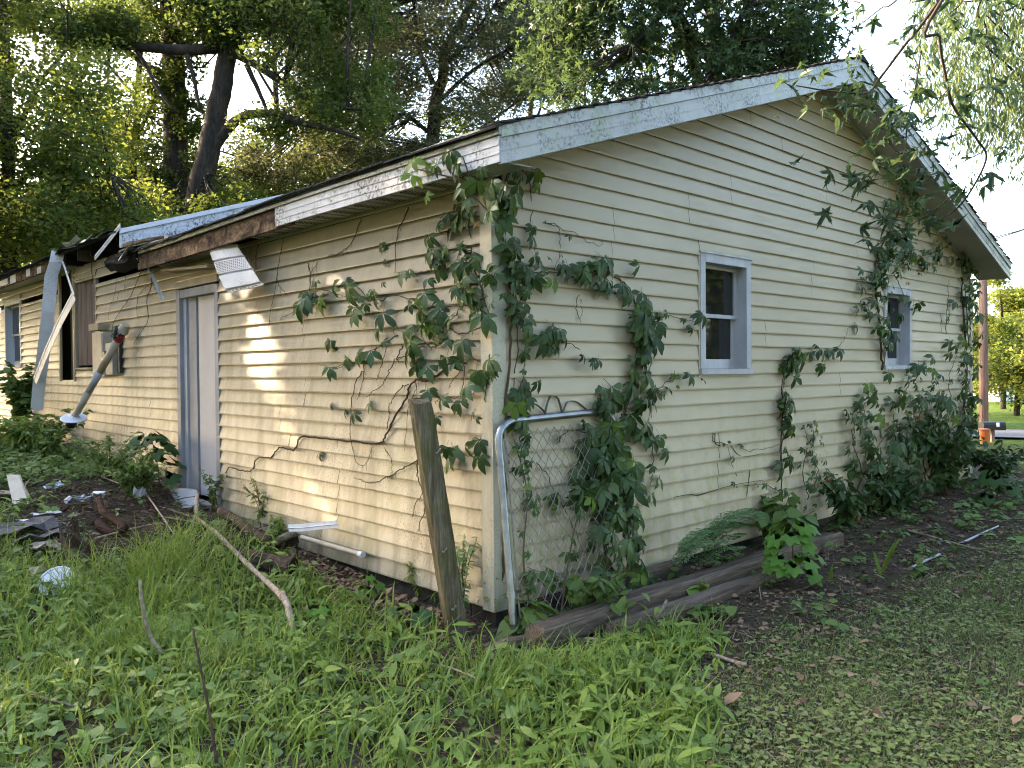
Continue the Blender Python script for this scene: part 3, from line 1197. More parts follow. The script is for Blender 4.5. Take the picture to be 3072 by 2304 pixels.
for r in range(7):
    for c in range(16):
        f, s_ = .37 + r * .034, .06 + c * .056 + (.028 if r % 2 else 0)
        p = TL.lerp(BL, f).lerp(TR.lerp(BR, f), s_) + out * (.012 * 1.5 + .02 * math.sin(s_ * 3 + f * 2) + .0015)
        ux = (TR - TL).normalized() * .009
        uy = (BL - TL).normalized() * .004
        mb.add([p - ux - uy, p + ux - uy, p + ux + uy, p - ux + uy], [(0, 1, 2, 3)])
tag(mb.build('vent_hole', MT['dark'], t), kind='stuff')
mb = MB()
for c in range(9):
    s_ = .06 + c * .105
    p = TL.lerp(BL, .976).lerp(TR.lerp(BR, .976), s_) + out * (-.006 + .02 * math.sin(s_ * 3 + 1.95) + .0016)
    ux = (TR - TL).normalized() * .018
    uy = (BL - TL).normalized() * .004
    mb.add([p - ux - uy, p + ux - uy, p + ux + uy, p - ux + uy], [(0, 1, 2, 3)])
tag(mb.build('nail_slot', MT['dark'], t), kind='stuff')
# shard of soffit hanging left of the door
t = thing('soffit_shard', 'narrow broken soffit shard hanging left of the door head', 'soffit panel', (-.25, 5.2, 2.38))
gr = []
for i in range(7):
    f = i / 6
    c = Vector((-.26, 5.73 - .55 * f, 2.88 - .50 * f))
    w_ = .11 * (1 - f) ** .8 + .006
    gr.append([c - Vector((.02, w_ * .5, w_ * .3)), c + Vector((.01, 0, .01 * math.sin(i * 2))), c + Vector((.02, w_ * .6, w_ * .4))])
MB().slab(gr, (.005, 0, 0)).build('sheet', MT['soffit'], t)
MB().tube([r[2] for r in gr], .006, 5).build('rib', MT['soffit'], t)
# bent end piece at the low end of the far rake
strip('bent_drip_strip', 'short bent white strip hanging off the low end of the far rake', 'metal strip',
      [(-.31, 6.42, 3.36), (-.33, 6.7, 3.25), (-.35, 7.0, 3.14), (-.36, 7.26, 3.06)], .075, (.1, .35, .9), MT['whitep'], 1)

# ---------------------------------------------------------------- electric meter and fallen service mast
t = thing('electric_meter_box', 'beige electric meter boxes on the wall beneath the fallen mast', 'meter box', (0, 7.8, 1.5))
mb = MB()
boxw(mb, 'L', 7.74, 8.20, .018, .14, 1.55, 2.14)
mb.build('panel_box', MT['beige'], t)
mb = MB()
boxw(mb, 'L', 7.765, 8.175, .141, .150, 1.57, 2.12)
mb.build('panel_cover', MT['beige'], t)
mb = MB()
boxw(mb, 'L', 7.42, 7.70, .018, .12, 1.56, 1.98)
mb.build('meter_can', MT['beige'], t)
mb = MB()
mb.tube([PT('L', 7.56, .121, 1.80), PT('L', 7.56, .19, 1.80)], [.085, .07], 14)
mb.build('meter_dome', MT['black'], t)
mb = MB()
boxw(mb, 'L', 7.30, 7.38, .018, .07, 1.58, 2.02)
mb.build('conduit_box', MT['black'], t)
mb = MB()
boxw(mb, 'L', 7.86, 8.30, .018, .16, 2.17, 2.26)
mb.build('cable_cover', MT['tan'], t)
t = thing('fallen_service_mast', 'beige and grey service mast leaning from the meter box with a round roof flange', 'service mast', (-.62, 7.15, .55))
a, b = Vector((-.16, 6.95, 2.06)), Vector((-.44, 8.02, .98))
dr = (b - a).normalized()
mb = MB()
mb.tube([a, a.lerp(b, .42)], .048, 12).build('upper_pipe', MT['beige'], t, True)
mb = MB()
mb.tube([a.lerp(b, .42), a.lerp(b, .66)], .049, 12).build('grey_pipe', MT['plasticg'], t, True)
mb = MB()
mb.tube([a.lerp(b, .66), b], .047, 12).build('lower_pipe', MT['beige'], t, True)
mb = MB()
fn = Vector((-.12, -.35, 1)).normalized()
mb.tube([b - fn * .004, b + fn * .006], [.165, .16], 20)
mb.tube([b + fn * .006, b + fn * .05], [.085, .055], 14)
mb.build('roof_flange', MT['plasticw'], t)
mb = MB()
mb.tube([b + dr * .02, b + dr * .12], [.07, .08], 12).build('roof_boot', MT['black'], t)
mb = MB()
mb.tube([a - dr * .02, a + dr * .09], .056, 12).build('tape', MT['red'], t)
mb = MB()
for i in range(7):
    q = [a + Vector((rnd.uniform(-.08, .06), rnd.uniform(-.12, .15), rnd.uniform(-.06, .12))) for _ in range(5)]
    mb.tube(crv(q, 4), .008, 5)
mb.build('cable', MT['black'], t)
mb = MB()
mb.tube([a - dr * .16 + Vector((0, 0, .02)), a - dr * .06], [.05, .075], 10).build('weather_head', MT['beige'], t)

# ================================================================== FENCE POST, GATE, TIMBERS
pb, ptp = Vector((-.235, .10, -.20)), Vector((-.40, .27, 1.385))
t = thing('fence_post', 'leaning mossy square wooden fence post left of the house corner', 'post', tuple(pb))
rings = []
gp = random.Random(5)
ux, uy = Vector((.73, -.68, 0)), Vector((.68, .73, 0))
ang = math.radians(25)
e1 = ux * math.cos(ang) + uy * math.sin(ang)
e2 = -ux * math.sin(ang) + uy * math.cos(ang)
sec = [(-1, -.72), (-.72, -1), (-.2, -.98), (.25, -1), (.72, -1), (1, -.72), (1, 0), (1, .72), (.72, 1), (0, 1), (-.72, 1), (-1, .72), (-1, 0)]
for i in range(15):
    f = i / 14
    c = pb.lerp(ptp, f)
    h = .066
    rings.append([c + (e1 * x + e2 * y) * h * (1 + gp.uniform(-.03, .03)) for x, y in sec])
rings[-1] = [p + Vector((0, 0, gp.uniform(-.018, .01) + (.02 if j > 6 else -.01))) for j, p in enumerate(rings[-1])]
mb = MB()
mb.loft(rings).build('shaft', MT['post'], t)
for zz, s_ in ((.42, -1), (.05, -1), (1.05, 1)):
    f = (zz - pb.z) / (ptp.z - pb.z)
    c = pb.lerp(ptp, f) - e2 * .067 + e1 * (.03 * s_)
    mb = MB()
    mb.tube(crv([c, c - e2 * .022 - Vector((0, 0, .005)), c - e2 * .02 + Vector((0, 0, .02)) + e1 * .02, c + e1 * .03 + Vector((0, 0, .005))], 5), .0035, 5)
    mb.build('staple', MT['wire'], t)

# chain link gate leaning on the gable wall
_a, _b = Vector(at(1493, 1293, Y=-.08)), Vector(at(1534, 1790, Y=-.27))
_d = (_a - _b) / (_a.z - _b.z)
GLB, GLT = _b + _d * (-.13 - _b.z), _b + _d * (1.235 - _b.z)
_a, _b = Vector(at(1854, 1370, Y=-.08)), Vector(at(1899, 1765, Y=-.24))
_d = (_a - _b) / (_a.z - _b.z)
GRB, GRT = _b + _d * (-.08 - _b.z), _b + _d * (1.265 - _b.z)


def GP(u, v):
    """gate coordinates: u along the bottom 0..0.86, v up 0..1.22"""
    f = v / 1.36
    left = GLB.lerp(GLT, f)
    right = GRB.lerp(GRT, f)
    return left.lerp(right, u / .9)


t = thing('chain_link_gate', 'galvanised chain link gate leaning on the gable wall by the corner', 'gate', tuple(GP(0, 0)))
rc = .12
path = []
H_, W_ = 1.36, .9
for cx, cyv, a0 in ((rc, rc, 180), (W_ - rc, rc, 270), (W_ - rc, H_ - rc, 0), (rc, H_ - rc, 90)):
    for i in range(7):
        q = math.radians(a0 + 90 * i / 6)
        path.append((cx + rc * math.cos(q), cyv + rc * math.sin(q)))
path.append(path[0])
mb = MB()
mb.tube([GP(u, v) for u, v in path], .026, 12, False).build('frame', MT['steel'], t, True)
wt = MB()
out = Vector((0, -1, .15)).normalized()
dm = .062
n = int(W_ / dm)
for s_ in (1, -1):
    for i in range(-int(H_ / dm) - 1, n + int(H_ / dm) + 2):
        pts = []
        for j in range(0, 45):
            v = .05 + j * dm * .8
            u = i * dm + s_ * j * dm / 2
            if .035 < u < W_ - .035 and v < H_ - .06:
                pts.append(GP(u, v) + out * (.005 * (1 if (j + i) % 2 else -1)))
        if len(pts) > 1:
            wt.tube(pts, .0026, 4, False)
tag(wt.build('wire_mesh', MT['wire'], t), kind='stuff')
mb = MB()
mb.tube([GP(.045, .10), GP(.045, H_ - .12)], .006, 5).build('tension_bar', MT['wire'], t)
for v in (.30, .78, 1.10):
    c = GP(.0, v)
    up_ = (GP(0, v + .03) - GP(0, v)).normalized()
    mb = MB()
    mb.tube([c - up_ * .012, c + up_ * .012], .030, 12)
    mb.box(c + (GP(.04, v) - c), (.055, .012, .022))
    mb.build('clamp_band', MT['steel'], t)
for v in (.35, .72):
    c = GP(.9, v)
    up_ = (GP(.9, v + .03) - c).normalized()
    mb = MB()
    mb.tube([c - up_ * .012, c + up_ * .012], .030, 12)
    mb.box(c + Vector((.05, 0, 0)), (.06, .012, .022))
    mb.build('clamp_band', MT['steel'], t)
sc_ = [(.19, .0), (.215, .055), (.27, .075), (.335, .02), (.345, .0), (.36, .05), (.40, .115), (.45, .10), (.475, .0), (.49, .015), (.53, .07), (.60, .06), (.67, .0)]
c3 = crv([GP(u, H_ + .025 + v) for u, v in sc_], 5)
mb = MB()
mb.slab([[p - out * .011, p + out * .011] for p in c3], (0, 0, .0035)).build('scroll_top', MT['steel'], t)

# landscape timbers and broken boards along the gable wall
def timber(name, label, a, b, w, h, mat, seed, roll=0.0):
    g_ = random.Random(seed)
    a, b = Vector(a), Vector(b)
    d_ = (b - a).normalized()
    sd_ = d_.cross(Vector((0, 0, 1))).normalized()
    u_ = sd_.cross(d_)
    sd2 = sd_ * math.cos(roll) + u_ * math.sin(roll)
    u2 = -sd_ * math.sin(roll) + u_ * math.cos(roll)
    prof = [(-1, -1), (1, -1), (1.0, .55), (.75, 1), (.1, .93), (-.75, 1), (-1, .55)]
    rings = []
    n = max(5, int((b - a).length / .22))
    for i in range(n + 1):
        c = a.lerp(b, i / n)
        j = Vector((0, 0, g_.uniform(-.006, .006)))
        rings.append([c + j + sd2 * x * w / 2 * (1 + g_.uniform(-.03, .03)) + u2 * y * h / 2 * (1 + g_.uniform(-.06, .06)) + d_ * (g_.uniform(-.02, .02) if i in (0, n) else 0) for x, y in prof])
    o = MB().loft(rings).build(name, mat)
    return tag(o, label, 'timber')


timber('landscape_timber', 'long weathered timber lying along the gable wall under the gate', (-.12, -.50, -.035), (3.7, -.55, .0), .19, .125, MT['tie'], 1, .12)
timber('landscape_timber', 'second timber on the grass side of the long weathered timber', (.35, -.72, -.075), (2.6, -.76, -.05), .13, .10, MT['tie'], 2, -.1)
timber('broken_plank', 'short split plank end poking out at the gate corner', (-.36, -.33, -.10), (.2, -.38, -.07), .12, .05, MT['tie'], 3, .2)
timber('broken_plank', 'broken brown board in the grass before the long timber', (-.15, -.80, -.10), (.75, -.86, -.085), .11, .04, MT['logbark'], 4, -.25)
timber('broken_plank', 'chipped board end under the fallen pale stick', (.1, -.93, -.10), (.42, -.90, -.09), .10, .03, MT['logbark'], 5, .3)
timber('wall_footing_board', 'dark board resting on edge against the foundation behind the gate', (.25, -.10, -.06), (1.9, -.13, -.03), .035, .15, MT['tie'], 6, .1)


# ================================================================== BRANCHES, LOGS, PIPES
def stick(name, label, pts, r0, r1, mat, cat='branch', n=7, sub=5, knots=0, group=None):
    P = crv(pts, sub)
    g_ = random.Random(len(label))
    R = [r * g_.uniform(.9, 1.12) for r in taper(r0, r1, len(P))]
    o = MB().tube(P, R, n).build(name, mat, None, True)
    return tag(o, label, cat, group)


def g3(px, py, dz=0.02):
    return tuple(atg(px, py, dz))


stick('fallen_branch', 'long pale bare branch crossing the weeds toward the door',
      [at(592, 1482, X=-.50), at(593, 1550, X=-.62), at(650, 1600, X=-.72), at(740, 1690, X=-.85), at(800, 1745, X=-.93), at(835, 1778, X=-1.0), at(852, 1800, X=-1.02)], .017, .022, MT['branch'])
stick('fallen_branch', 'stub of pale branch standing crooked in the leafy weeds',
      [at(845, 1780, X=-1.02), at(862, 1815, X=-1.05), at(870, 1850, X=-1.08), at(882, 1900, X=-1.13)], .021, .024, MT['branch'])
stick('fallen_branch', 'mossy thick branch propped across the cut log near the wall',
      [at(675, 1728, X=-.72), at(760, 1680, X=-.55), at(815, 1632, X=-.35), at(885, 1598, X=-.13)], .026, .036, MT['branch2'])
stick('fallen_branch', 'broken rotten limb with splintered end beside the door weeds',
      [at(662, 1535, X=-.35), at(705, 1560, X=-.38), at(760, 1600, X=-.42), at(800, 1625, X=-.46)], .045, .05, MT['logbark'])
stick('fallen_branch', 'thin pale stick lying in the grass before the timbers',
      [g3(1660, 1915), g3(1760, 1917), g3(1850, 1925), g3(1990, 1925)], .014, .010, MT['branch'])
stick('fallen_branch', 'yellowish straight stick on the bare soil at right',
      [g3(2720, 1590), g3(2800, 1612), g3(2900, 1640), g3(2990, 1660)], .013, .007, MT['branch'])
stick('fallen_branch', 'short mottled grey stick on bare soil near the iris leaves',
      [g3(2735, 1705), g3(2780, 1680), g3(2820, 1663)], .014, .010, MT['plasticg'])
stick('fallen_branch', 'farther mottled grey stick among the soil weeds',
      [g3(2885, 1630), g3(2940, 1603), g3(2995, 1578)], .013, .008, MT['plasticg'])
stick('fallen_branch', 'short whitish stick on the lawn edge below the timbers',
      [g3(2135, 1962), g3(2180, 1978), g3(2238, 1995)], .012, .010, MT['branch'])
stick('fallen_branch', 'dark forked twig on the bare soil beside the timbers',
      [g3(1960, 1860, .1), g3(1985, 1830, .12), g3(2000, 1800, .16)], .014, .008, MT['branch2'])
stick('weed_stalk', 'dark bare upright stalk in the foreground grass', [at(650, 2290, D=2.75), at(630, 2150, D=2.8), at(605, 2020, D=2.85), at(578, 1885, D=2.9)], .006, .0035, MT['deadstem'], 'stalk')
stick('weed_stalk', 'grey broken stalk leaning in the tall grass at left', [at(485, 1960, D=3.6), at(445, 1895, D=3.62), at(425, 1800, D=3.66), at(420, 1740, D=3.7)], .009, .007, MT['branch2'], 'stalk')
stick('fallen_branch', 'grey stick half sunk in the weeds at bottom left', [g3(60, 2065, .10), g3(130, 2095, .08), g3(225, 2120, .06)], .010, .006, MT['branch2'])
for i, (pp, lb) in enumerate((
        ([(1000, 2030), (1140, 2045), (1290, 2070)], 'dark arching twig in the weeds, nearest of the twig pile'),
        ([(1020, 2000), (1160, 1985), (1300, 2010), (1400, 2040)], 'long dark twig curving across the middle of the twig pile'),
        ([(1010, 2045), (1110, 2055), (1250, 2085)], 'lowest dark twig of the twig pile'),
        ([(1060, 1880), (1200, 1895), (1330, 1960), (1420, 2010)], 'thin dark stem arching over the twig pile'),
        ([(1270, 1990), (1340, 2000), (1430, 2035)], 'pale split stick at the right end of the twig pile'))):
    stick('twig', lb, [g3(x, y, .06 + .03 * math.sin(j * 2 + i)) for j, (x, y) in enumerate(pp)], .008, .005, MT['deadstem'] if i < 4 else MT['branch'], 'twig')


def log(name, label, a, b, r, seed):
    g_ = random.Random(seed)
    a, b = Vector(a), Vector(b)
    t = thing(name, label, 'log', tuple(a.lerp(b, .5)))
    n = 12
    P = [a.lerp(b, i / 6) for i in range(7)]
    bk = MB().tube(P, [r * g_.uniform(.9, 1.06) for _ in P], n, False)
    bk.v = [tuple(q + g_.gauss(0, r * .055) for q in p) for p in bk.v]
    bk.build('bark', MT['logbark'], t)
    d_ = (b - a).normalized()
    for c, s_ in ((a, -1), (b, 1)):
        MB().tube([c - d_ * s_ * .012, c + d_ * s_ * .003], [r * .99, r * .93], n).build('cut_end', MT['logend'], t)
    return t


la = atg(790, 1680, .10)
lb_ = atg(878, 1706, .09)
log('cut_log', 'short cut log with a dark end lying beside the wall', tuple(la + np.array([-.12, .22, 0])), tuple(lb_), .085, 1)
log('cut_log', 'dark log end half hidden by weeds against the eave wall', (-.30, 2.9, .03), (-.12, 2.55, .09), .095, 2)
log('cut_log', 'rotten log under the tall grass left of the cut log', tuple(atg(600, 1690, .06)), tuple(atg(740, 1640, .06)), .07, 3)
t = thing('plastic_pipe', 'pale plastic pipe lying along the bottom of the eave wall', 'pipe', (-.06, 1.9, .0))
p0, p1 = at(905, 1612, X=-.10), at(1078, 1662, X=-.07)
MB().tube([p0, p1], .022, 12, False).build('tube', MT['beige'], t, True)
MB().tube([p1, Vector(p1) + (Vector(p1) - Vector(p0)).normalized() * .05], .026, 12).build('coupling', MT['whitep'], t)
strip('metal_trim_scrap', 'lilac white metal trim scrap sticking out over the cut log', 'metal strip',
      [at(1013, 1572, X=-.16), at(960, 1577, X=-.22), at(905, 1583, X=-.30), at(865, 1584, X=-.36)], .06, (0, .3, 1), MT['whitep'], 1)
gr = []
for i in range(5):
    f = i / 4
    a_, b_ = Vector(at(505, 1460, X=-.16)), Vector(at(590, 1470, X=-.12))
    c_, d_ = Vector(at(545, 1525, X=-.34)), Vector(at(598, 1520, X=-.28))
    gr.append([a_.lerp(c_, f) + Vector((0, 0, -.03 * math.sin(f * 3))), b_.lerp(d_, f) + Vector((0, 0, .02 * math.sin(f * 3)))])
tag(MB().slab(gr, (-.003, 0, .006)).build('metal_sheet', MT['plasticg']), 'bent grey metal sheet lying at the foot of the door', 'metal sheet')
stick('wood_rail', 'dark weathered rail leaning on the ground left of the door foot', [at(480, 1432, X=-.25), at(510, 1444, X=-.20), at(540, 1456, X=-.15)], .022, .020, MT['branch2'], 'rail')

# ================================================================== RUBBISH LEFT OF THE DOOR
def lid(label, c, r, nrm, mat, name='bucket_lid'):
    c = Vector(c)
    nrm = Vector(nrm).normalized()
    t = thing(name, label, 'lid', tuple(c))
    MB().tube([c, c + nrm * .006], r * .93, 26).build('disc', mat, t)
    a_ = nrm.orthogonal().normalized()
    b_ = nrm.cross(a_)
    ring = [c + (a_ * math.cos(q) + b_ * math.sin(q)) * r + nrm * .008 for q in [2 * math.pi * i / 26 for i in range(27)]]
    MB().tube(ring, .008, 6, False).build('rim', mat, t)
    return t


lc = atg(170, 1745, .10)
lid('round white bucket lid lying in the weeds at left', tuple(lc), .115, (-.45, -.62, .75), MT['plasticw'])


def crumple(name, label, c, size, mat, seed, cat='scrap', flat=.45):
    g_ = random.Random(seed)
    n = 5
    gr = []
    for i in range(n):
        row = []
        for j in range(n):
            row.append(Vector(c) + Vector(((i / (n - 1) - .5) * size[0] + g_.uniform(-.02, .02), (j / (n - 1) - .5) * size[1] + g_.uniform(-.02, .02), size[2] * (.5 + g_.uniform(-.5, .5)) * flat * 2)))
        gr.append(row)
    o = MB().slab(gr, (0, 0, .004)).build(name, mat)
    return tag(o, label, cat)


crumple('plastic_scrap', 'white crumpled plastic jug with a red mark among the weeds', atg(165, 1468, .05), (.18, .14, .10), MT['plasticw'], 1)
lid('small red cap beside the white plastic jug', tuple(atg(172, 1464, .10)), .02, (-.5, -.6, .5), MT['red'], 'bottle_cap')
crumple('plastic_scrap', 'white plastic scrap left of the brown bent pipe', atg(290, 1490, .04), (.14, .10, .06), MT['plasticw'], 2)
crumple('plastic_scrap', 'clear crumpled plastic below the white scrap', atg(232, 1512, .04), (.20, .15, .10), MT['plasticg'], 3)
crumple('plastic_scrap', 'flat white board fragment on the rubbish heap', atg(140, 1540, .04), (.24, .20, .02), MT['plasticw'], 4)
crumple('plastic_scrap', 'second white board fragment nearer the tar sheet', atg(100, 1562, .04), (.26, .12, .03), MT['plasticw'], 5)
crumple('tar_sheet', 'dark torn tar paper heap at the left edge', atg(70, 1600, .05), (.55, .50, .12), MT['tar'], 6)
crumple('tar_sheet', 'black shingle scrap in front of the tar paper heap', atg(120, 1625, .05), (.35, .22, .10), MT['tar'], 7)
crumple('paper_scrap', 'tan paper scrap on top of the tar paper heap', atg(130, 1640, .06), (.20, .16, .05), MT['paper'], 8)
crumple('paper_scrap', 'brown paper piece left of the round white lid', atg(110, 1722, .08), (.10, .09, .08), MT['paper'], 9)
crumple('paper_scrap', 'pinkish paper scrap right of the tar paper heap', atg(170, 1645, .05), (.14, .10, .06), MT['paper'], 10)
crumple('board_scrap', 'pale flat cardboard at the far left edge', atg(20, 1485, .04), (.4, .3, .05), MT['paper'], 11)
crumple('plastic_scrap', 'whitish plastic caught in the shrub by the door', atg(422, 1495, .14), (.10, .08, .14), MT['plasticg'], 12)
q0, q1 = atg(62, 1512, .03), atg(38, 1425, .25)
tag(MB().slab([[Vector(q0) + Vector((-.06, .05, 0)), Vector(q0) + Vector((.06, -.05, 0))], [Vector(q1) + Vector((-.05, .04, 0)), Vector(q1) + Vector((.05, -.04, 0))]], (.02, .02, 0)).build('trim_board', MT['beige']), 'pale trim board standing up from the rubbish at left', 'board')
stick('bent_pipe', 'rusty brown pipe bent in a hook on the rubbish heap', [atg(298, 1500, .10), atg(310, 1535, .12), atg(345, 1560, .10), atg(372, 1585, .07), atg(335, 1602, .05), atg(292, 1570, .06)], .030, .042, MT['rust'], 'pipe', 9, 3)
# rotten stump
t = thing('rotten_stump', 'dark splintered rotten stump behind the round white lid', 'stump', tuple(atg(235, 1690, 0)))
sb_ = Vector(atg(235, 1695, 0))
rings = []
gp = random.Random(8)
jag = [gp.uniform(.03, .30) for _ in range(14)]
jag[3] = .42
jag[4] = .36
for i in range(5):
    f = i / 4
    rings.append([sb_ + Vector((math.cos(q) * (.15 - .05 * f) * gp.uniform(.85, 1.15), math.sin(q) * (.15 - .05 * f) * gp.uniform(.85, 1.15), jag[j] * f - .04)) for j, q in enumerate([2 * math.pi * k_ / 14 for k_ in range(14)])])
MB().loft(rings).build('trunk', MT['logbark'], t)
for i in range(5):
    a_ = sb_ + Vector((gp.uniform(-.1, .1), gp.uniform(-.1, .1), .1))
    MB().tube([a_, a_ + Vector((gp.uniform(-.3, .05), gp.uniform(-.1, .3), gp.uniform(.05, .25)))], [.018, .006], 5).build('splinter', MT['logbark'], t)
for i, (pp, lb) in enumerate((
        ([(100, 1510), (75, 1460), (100, 1430), (130, 1405)], 'curved dry twig standing by the pale trim board'),
        ([(125, 1560), (180, 1640), (215, 1690)], 'dry twig leaning on the rotten stump'),
        ([(285, 1615), (400, 1585), (520, 1560)], 'long thin pale twig across the rubbish heap'),
        ([(190, 1600), (230, 1520), (240, 1480)], 'pale twig crossing behind the rotten stump'),
        ([(280, 1420), (330, 1440), (385, 1460), (420, 1475)], 'long arching twig below the fallen mast'),
        ([(480, 1520), (560, 1545), (640, 1570)], 'thin stick at the foot of the grey metal sheet'),
        ([(430, 1470), (480, 1540), (520, 1600)], 'slanting brown stem in front of the shrub by the door'),
        ([(600, 1570), (520, 1555), (470, 1548)], 'splayed dry twig end at the bend of the long pale branch'))):
    stick('twig', lb, [g3(x, y, .07 + .05 * math.sin(j * 1.7 + i)) for j, (x, y) in enumerate(pp)], .009, .005, MT['branch'] if i % 2 == 0 else MT['branch2'], 'twig')

# ================================================================== VINES
def creeper_mesh(seed, mat, n=5):
    g_ = random.Random(seed)
    angs = {5: (-82, -42, 0, 42, 82), 3: (-55, 0, 55), 4: (-70, -25, 25, 70)}[n]
    lens = {5: (.62, .88, 1.0, .88, .62), 3: (.8, 1, .8), 4: (.7, .95, .95, .7)}[n]
    C = Cloud()
    for a, L in zip(angs, lens):
        a += g_.uniform(-9, 9)
        L *= g_.uniform(.88, 1.08)
        wd = g_.uniform(.9, 1.15)
        rows = [(0, .01), (.12, .03 * wd), (.34, .15 * wd), (.56, .20 * wd), (.76, .15 * wd), (.9, .06 * wd), (1, .004)]
        V, F = grid_leaf(rows, g_.uniform(.05, .2), g_.uniform(.15, .5))
        V = V * L
        V[:, 2] += .02 * np.sin(V[:, 1] * 14 + a) * (np.abs(V[:, 0]) > .05)
        r = math.radians(a)
        Rz = np.array([[math.cos(r), math.sin(r), 0], [-math.sin(r), math.cos(r), 0], [0, 0, 1]])
        V = V @ Rz.T
        V[:, 2] += g_.uniform(-.05, .05)
        C.add(V, F)
    # leaf stalk
    s_ = .012
    C.add(np.array([(-s_, 0, 0), (s_, 0, 0), (s_, -.45, -.12), (-s_, -.45, -.12)]), np.array([(0, 1, 2, 3)]))
    return np_mesh('creeper_leaf', np.concatenate(C.v), np.concatenate(C.q), mat, True)


CREEP = [creeper_mesh(i, MT['vine']) for i in range(6)] + [creeper_mesh(10 + i, MT['vine'], 3) for i in range(2)] + [creeper_mesh(20, MT['vine'], 4)]
CREEP_D = [creeper_mesh(40 + i, MT['vine_d'], 3 + i) for i in range(2)]
CREEP_Y = [creeper_mesh(30 + i, MT['vine_y']) for i in range(3)]
gv = np.random.default_rng(21)


def put_leaf(root, me, pos, nrm, dirv, size, name='leaf'):
    R = frames(np.array([nrm]), np.array([dirv]))[0]
    o = bpy.data.objects.new(name, me)
    COL.objects.link(o)
    o.parent = root
    p = Vector(pos) - ORG[root]
    M_ = Matrix(((R[0][0] * size, R[0][1] * size, R[0][2] * size, p.x), (R[1][0] * size, R[1][1] * size, R[1][2] * size, p.y), (R[2][0] * size, R[2][1] * size, R[2][2] * size, p.z), (0, 0, 0, 1)))
    o.matrix_local = M_
    return o


WN = {'R': np.array([0., -1., 0.]), 'L': np.array([-1., 0., 0.])}
WT = {'R': np.array([1., 0., 0.]), 'L': np.array([0., 1., 0.])}


def wall_pt(w, px, py, d):
    """a point of the photo, in display pixels 2212 wide, taken back onto a wall (d = distance off it)"""
    return at(px * K, py * K, Y=-d) if w == 'R' else at(px * K, py * K, X=-d)


def leaf_on(root, w, p, size, young=False, spread=1.0):
    n_ = WN[w] * .9 + np.array([0, 0, .5]) + gv.normal(size=3) * .4
    d_ = np.array([0, 0, -1.0]) + WT[w] * gv.normal() * .75 * spread + WN[w] * gv.uniform(.0, .5)
    me = CREEP_Y[gv.integers(3)] if young else (CREEP_D[gv.integers(2)] if gv.random() < .018 else CREEP[gv.integers(len(CREEP))])
    put_leaf(root, me, p, n_, d_, size)


def vine(name, label, base, stems, single=(), group='creeper vines on the house walls', stemmat='redstem', cat='vine'):
    """stems: (wall, [(px,py)...], leaves per metre, leaf size, jitter, stem radius)"""
    t = thing(name, label, cat, tuple(base))
    if group:
        t['group'] = group
    for (w, pts, dens, size, jit, rad) in stems:
        P = crv([wall_pt(w, x, y, .03 + .015 * math.sin(i * 2.3)) for i, (x, y) in enumerate(pts)], 7)
        P = [p + Vector(gv.normal(size=3) * .006) for p in P]
        MB().tube(P, taper(rad, rad * .45, len(P)), 5).build('stem', MT[stemmat], t)
        if dens <= 0:
            continue
        L = sum((P[i + 1] - P[i]).length for i in range(len(P) - 1))
        for _ in range(int(L * dens * .74)):
            f = gv.uniform(0, len(P) - 1.001)
            i = int(f)
            q = np.array(P[i].lerp(P[i + 1], f - i)) + WT[w] * gv.normal() * jit * 1.35 + np.array([0, 0, gv.normal() * jit * 1.35]) + WN[w] * gv.uniform(.02, .05 + jit * .7)
            if q[2] < gz(q[0], q[1]) + .02:
                continue
            leaf_on(t, w, q, 1.18 * size * gv.choice([.42, .6, .8, 1.0, 1.0, 1.25]) * gv.uniform(.85, 1.15), gv.random() < .05)
    for (w, x, y, size, d_) in single:
        leaf_on(t, w, wall_pt(w, x, y, d_), size, False, .6)
    return t


